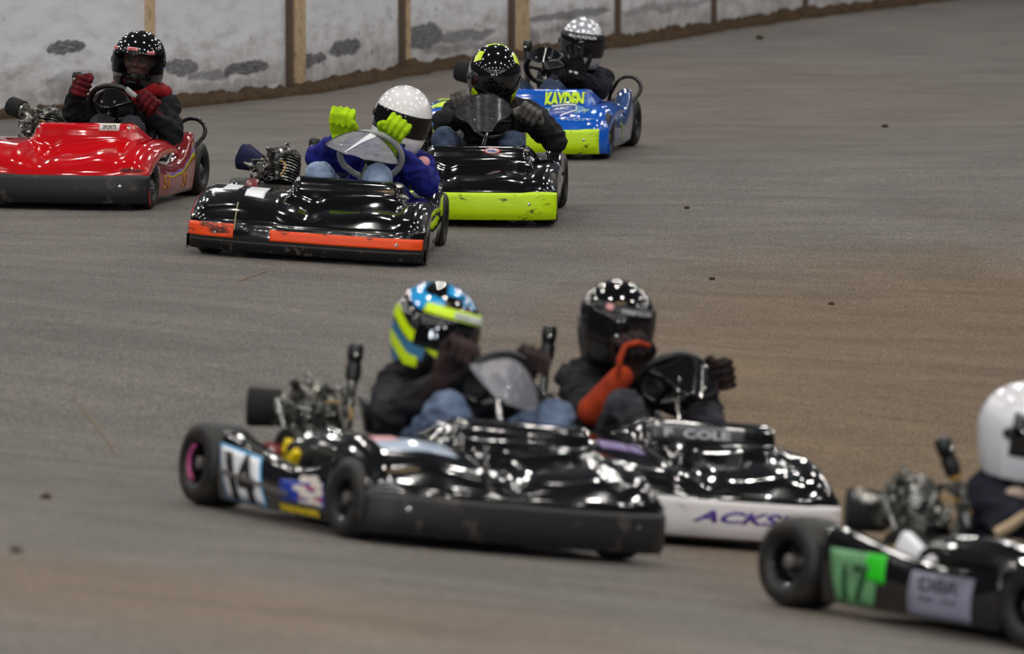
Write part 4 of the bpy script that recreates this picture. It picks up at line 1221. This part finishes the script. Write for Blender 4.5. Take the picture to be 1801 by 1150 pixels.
# ================================================================== kart 7: red kart
fr = Frame(62, 353, -12)
A = lambda px, py, x, fr=fr: fr.at(px, py, x + .12)
c7 = dict(ns=dict(hs=1.24), body=GRED, side=gel('faded_red_side', (140, 34, 34)), swheel=dict(c=A(200, 182, .20), r=.12),
    screen=dict(c=A(196, 186, .30), w=.17, h=.14, roll=0, tilt=40, mat=S_DARK),
    filter=A(30, 190, -.34), eng=(-.12, -.24, .15), muff=A(136, 150, -.30), blower=CHROME, fsize=(.09, .05, .05))
k = build_kart(c7)
nose_patch(-.55, .55, .0, .335, VINYL, 'bumper_strip', k)
nose_patch(.235, .335, .87, .955, CREAM, 'small_sticker', k)
nose_text('SPORTS', .285, .885, .05, .018, BLKINK, 'sticker_lettering', k, aspect=1.1, out=.004)
nose_text('AMERICAN', .47, .35, .04, .022, BLKINK, 'nose_lettering', k, aspect=.9)
side_text(1, '51', .40, .08, .10, M('worn_gold_print', (196, 130, 30), .5), 'side_number', k, bold=.02, aspect=1.0, out=.004)
side_text(1, '51', .05, .07, .10, M('worn_gold_side', (186, 120, 30), .5), 'side_number', k, bold=.02, aspect=1.0, out=.004)
finish(k, fr, 'glossy red racing kart with a dull black bumper strip, cut off by the left edge', 'kart')
hr = rot(2, 2, -5); hcen = A(245, 106, -.10)
p = person(dict(seed=7, jacket=CL_BLACK, trousers=TROU_D, gloves=G_RED, collar=RED_CL, hrot=hr,
    joints=dict(head=hcen, shr=A(200, 185, -.14), shl=A(290, 190, -.12), elr=A(132, 196, .04), ell=A(300, 236, .0), knr=A(180, 222, .28), knl=A(232, 226, .30)),
    handr=grip(A(146, 152, .20), (-.1, .3, .9), (.7, .3, .1), False, 1.25), handl=grip(A(256, 186, .20), (0, -.8, .6), (.5, -.3, .6), True, 1.35)))
nk = hcen + Vector((-.01, 0, -.150))
MB().tube([nk + Vector((.110 * math.cos(t), .130 * math.sin(t), -.005 + .01 * math.sin(3 * t))) for t in lin(0, 2 * math.pi, 33)[:-1]], [.034 + .005 * math.sin(5 * i) for i in range(32)], 14, closed=True).build('neck_collar', RED_CL, p)
MB().tube([A(240, 172, .24), A(221, 156, .26)], [.016, .015], 14).build('bar_grip', GREYW, p)
h, T = helmet(hcen, hr, p, [H_BLACK], None, V_CLEAR, vz=(-.36, .26), scale=1.03)
for az_, z_, w_ in ((-.05, .46, .20), (.62, .36, .15), (-.85, .42, .15)):
    e = helmet_band(h, T, az_ - w_, az_ + w_, z_ - .055, z_ + .055, PINKST, 'pink_sticker', .008)
    helmet_text(h, T, 'SIMPSON', az_, z_ - .03, .010, REDINK, 1.0, .0095, 'sticker_lettering')
tag(p, 'person in black helmet with red neck collar and dark red gloves, driving the red kart', 'person', 'drivers')
p.matrix_world = fr.M
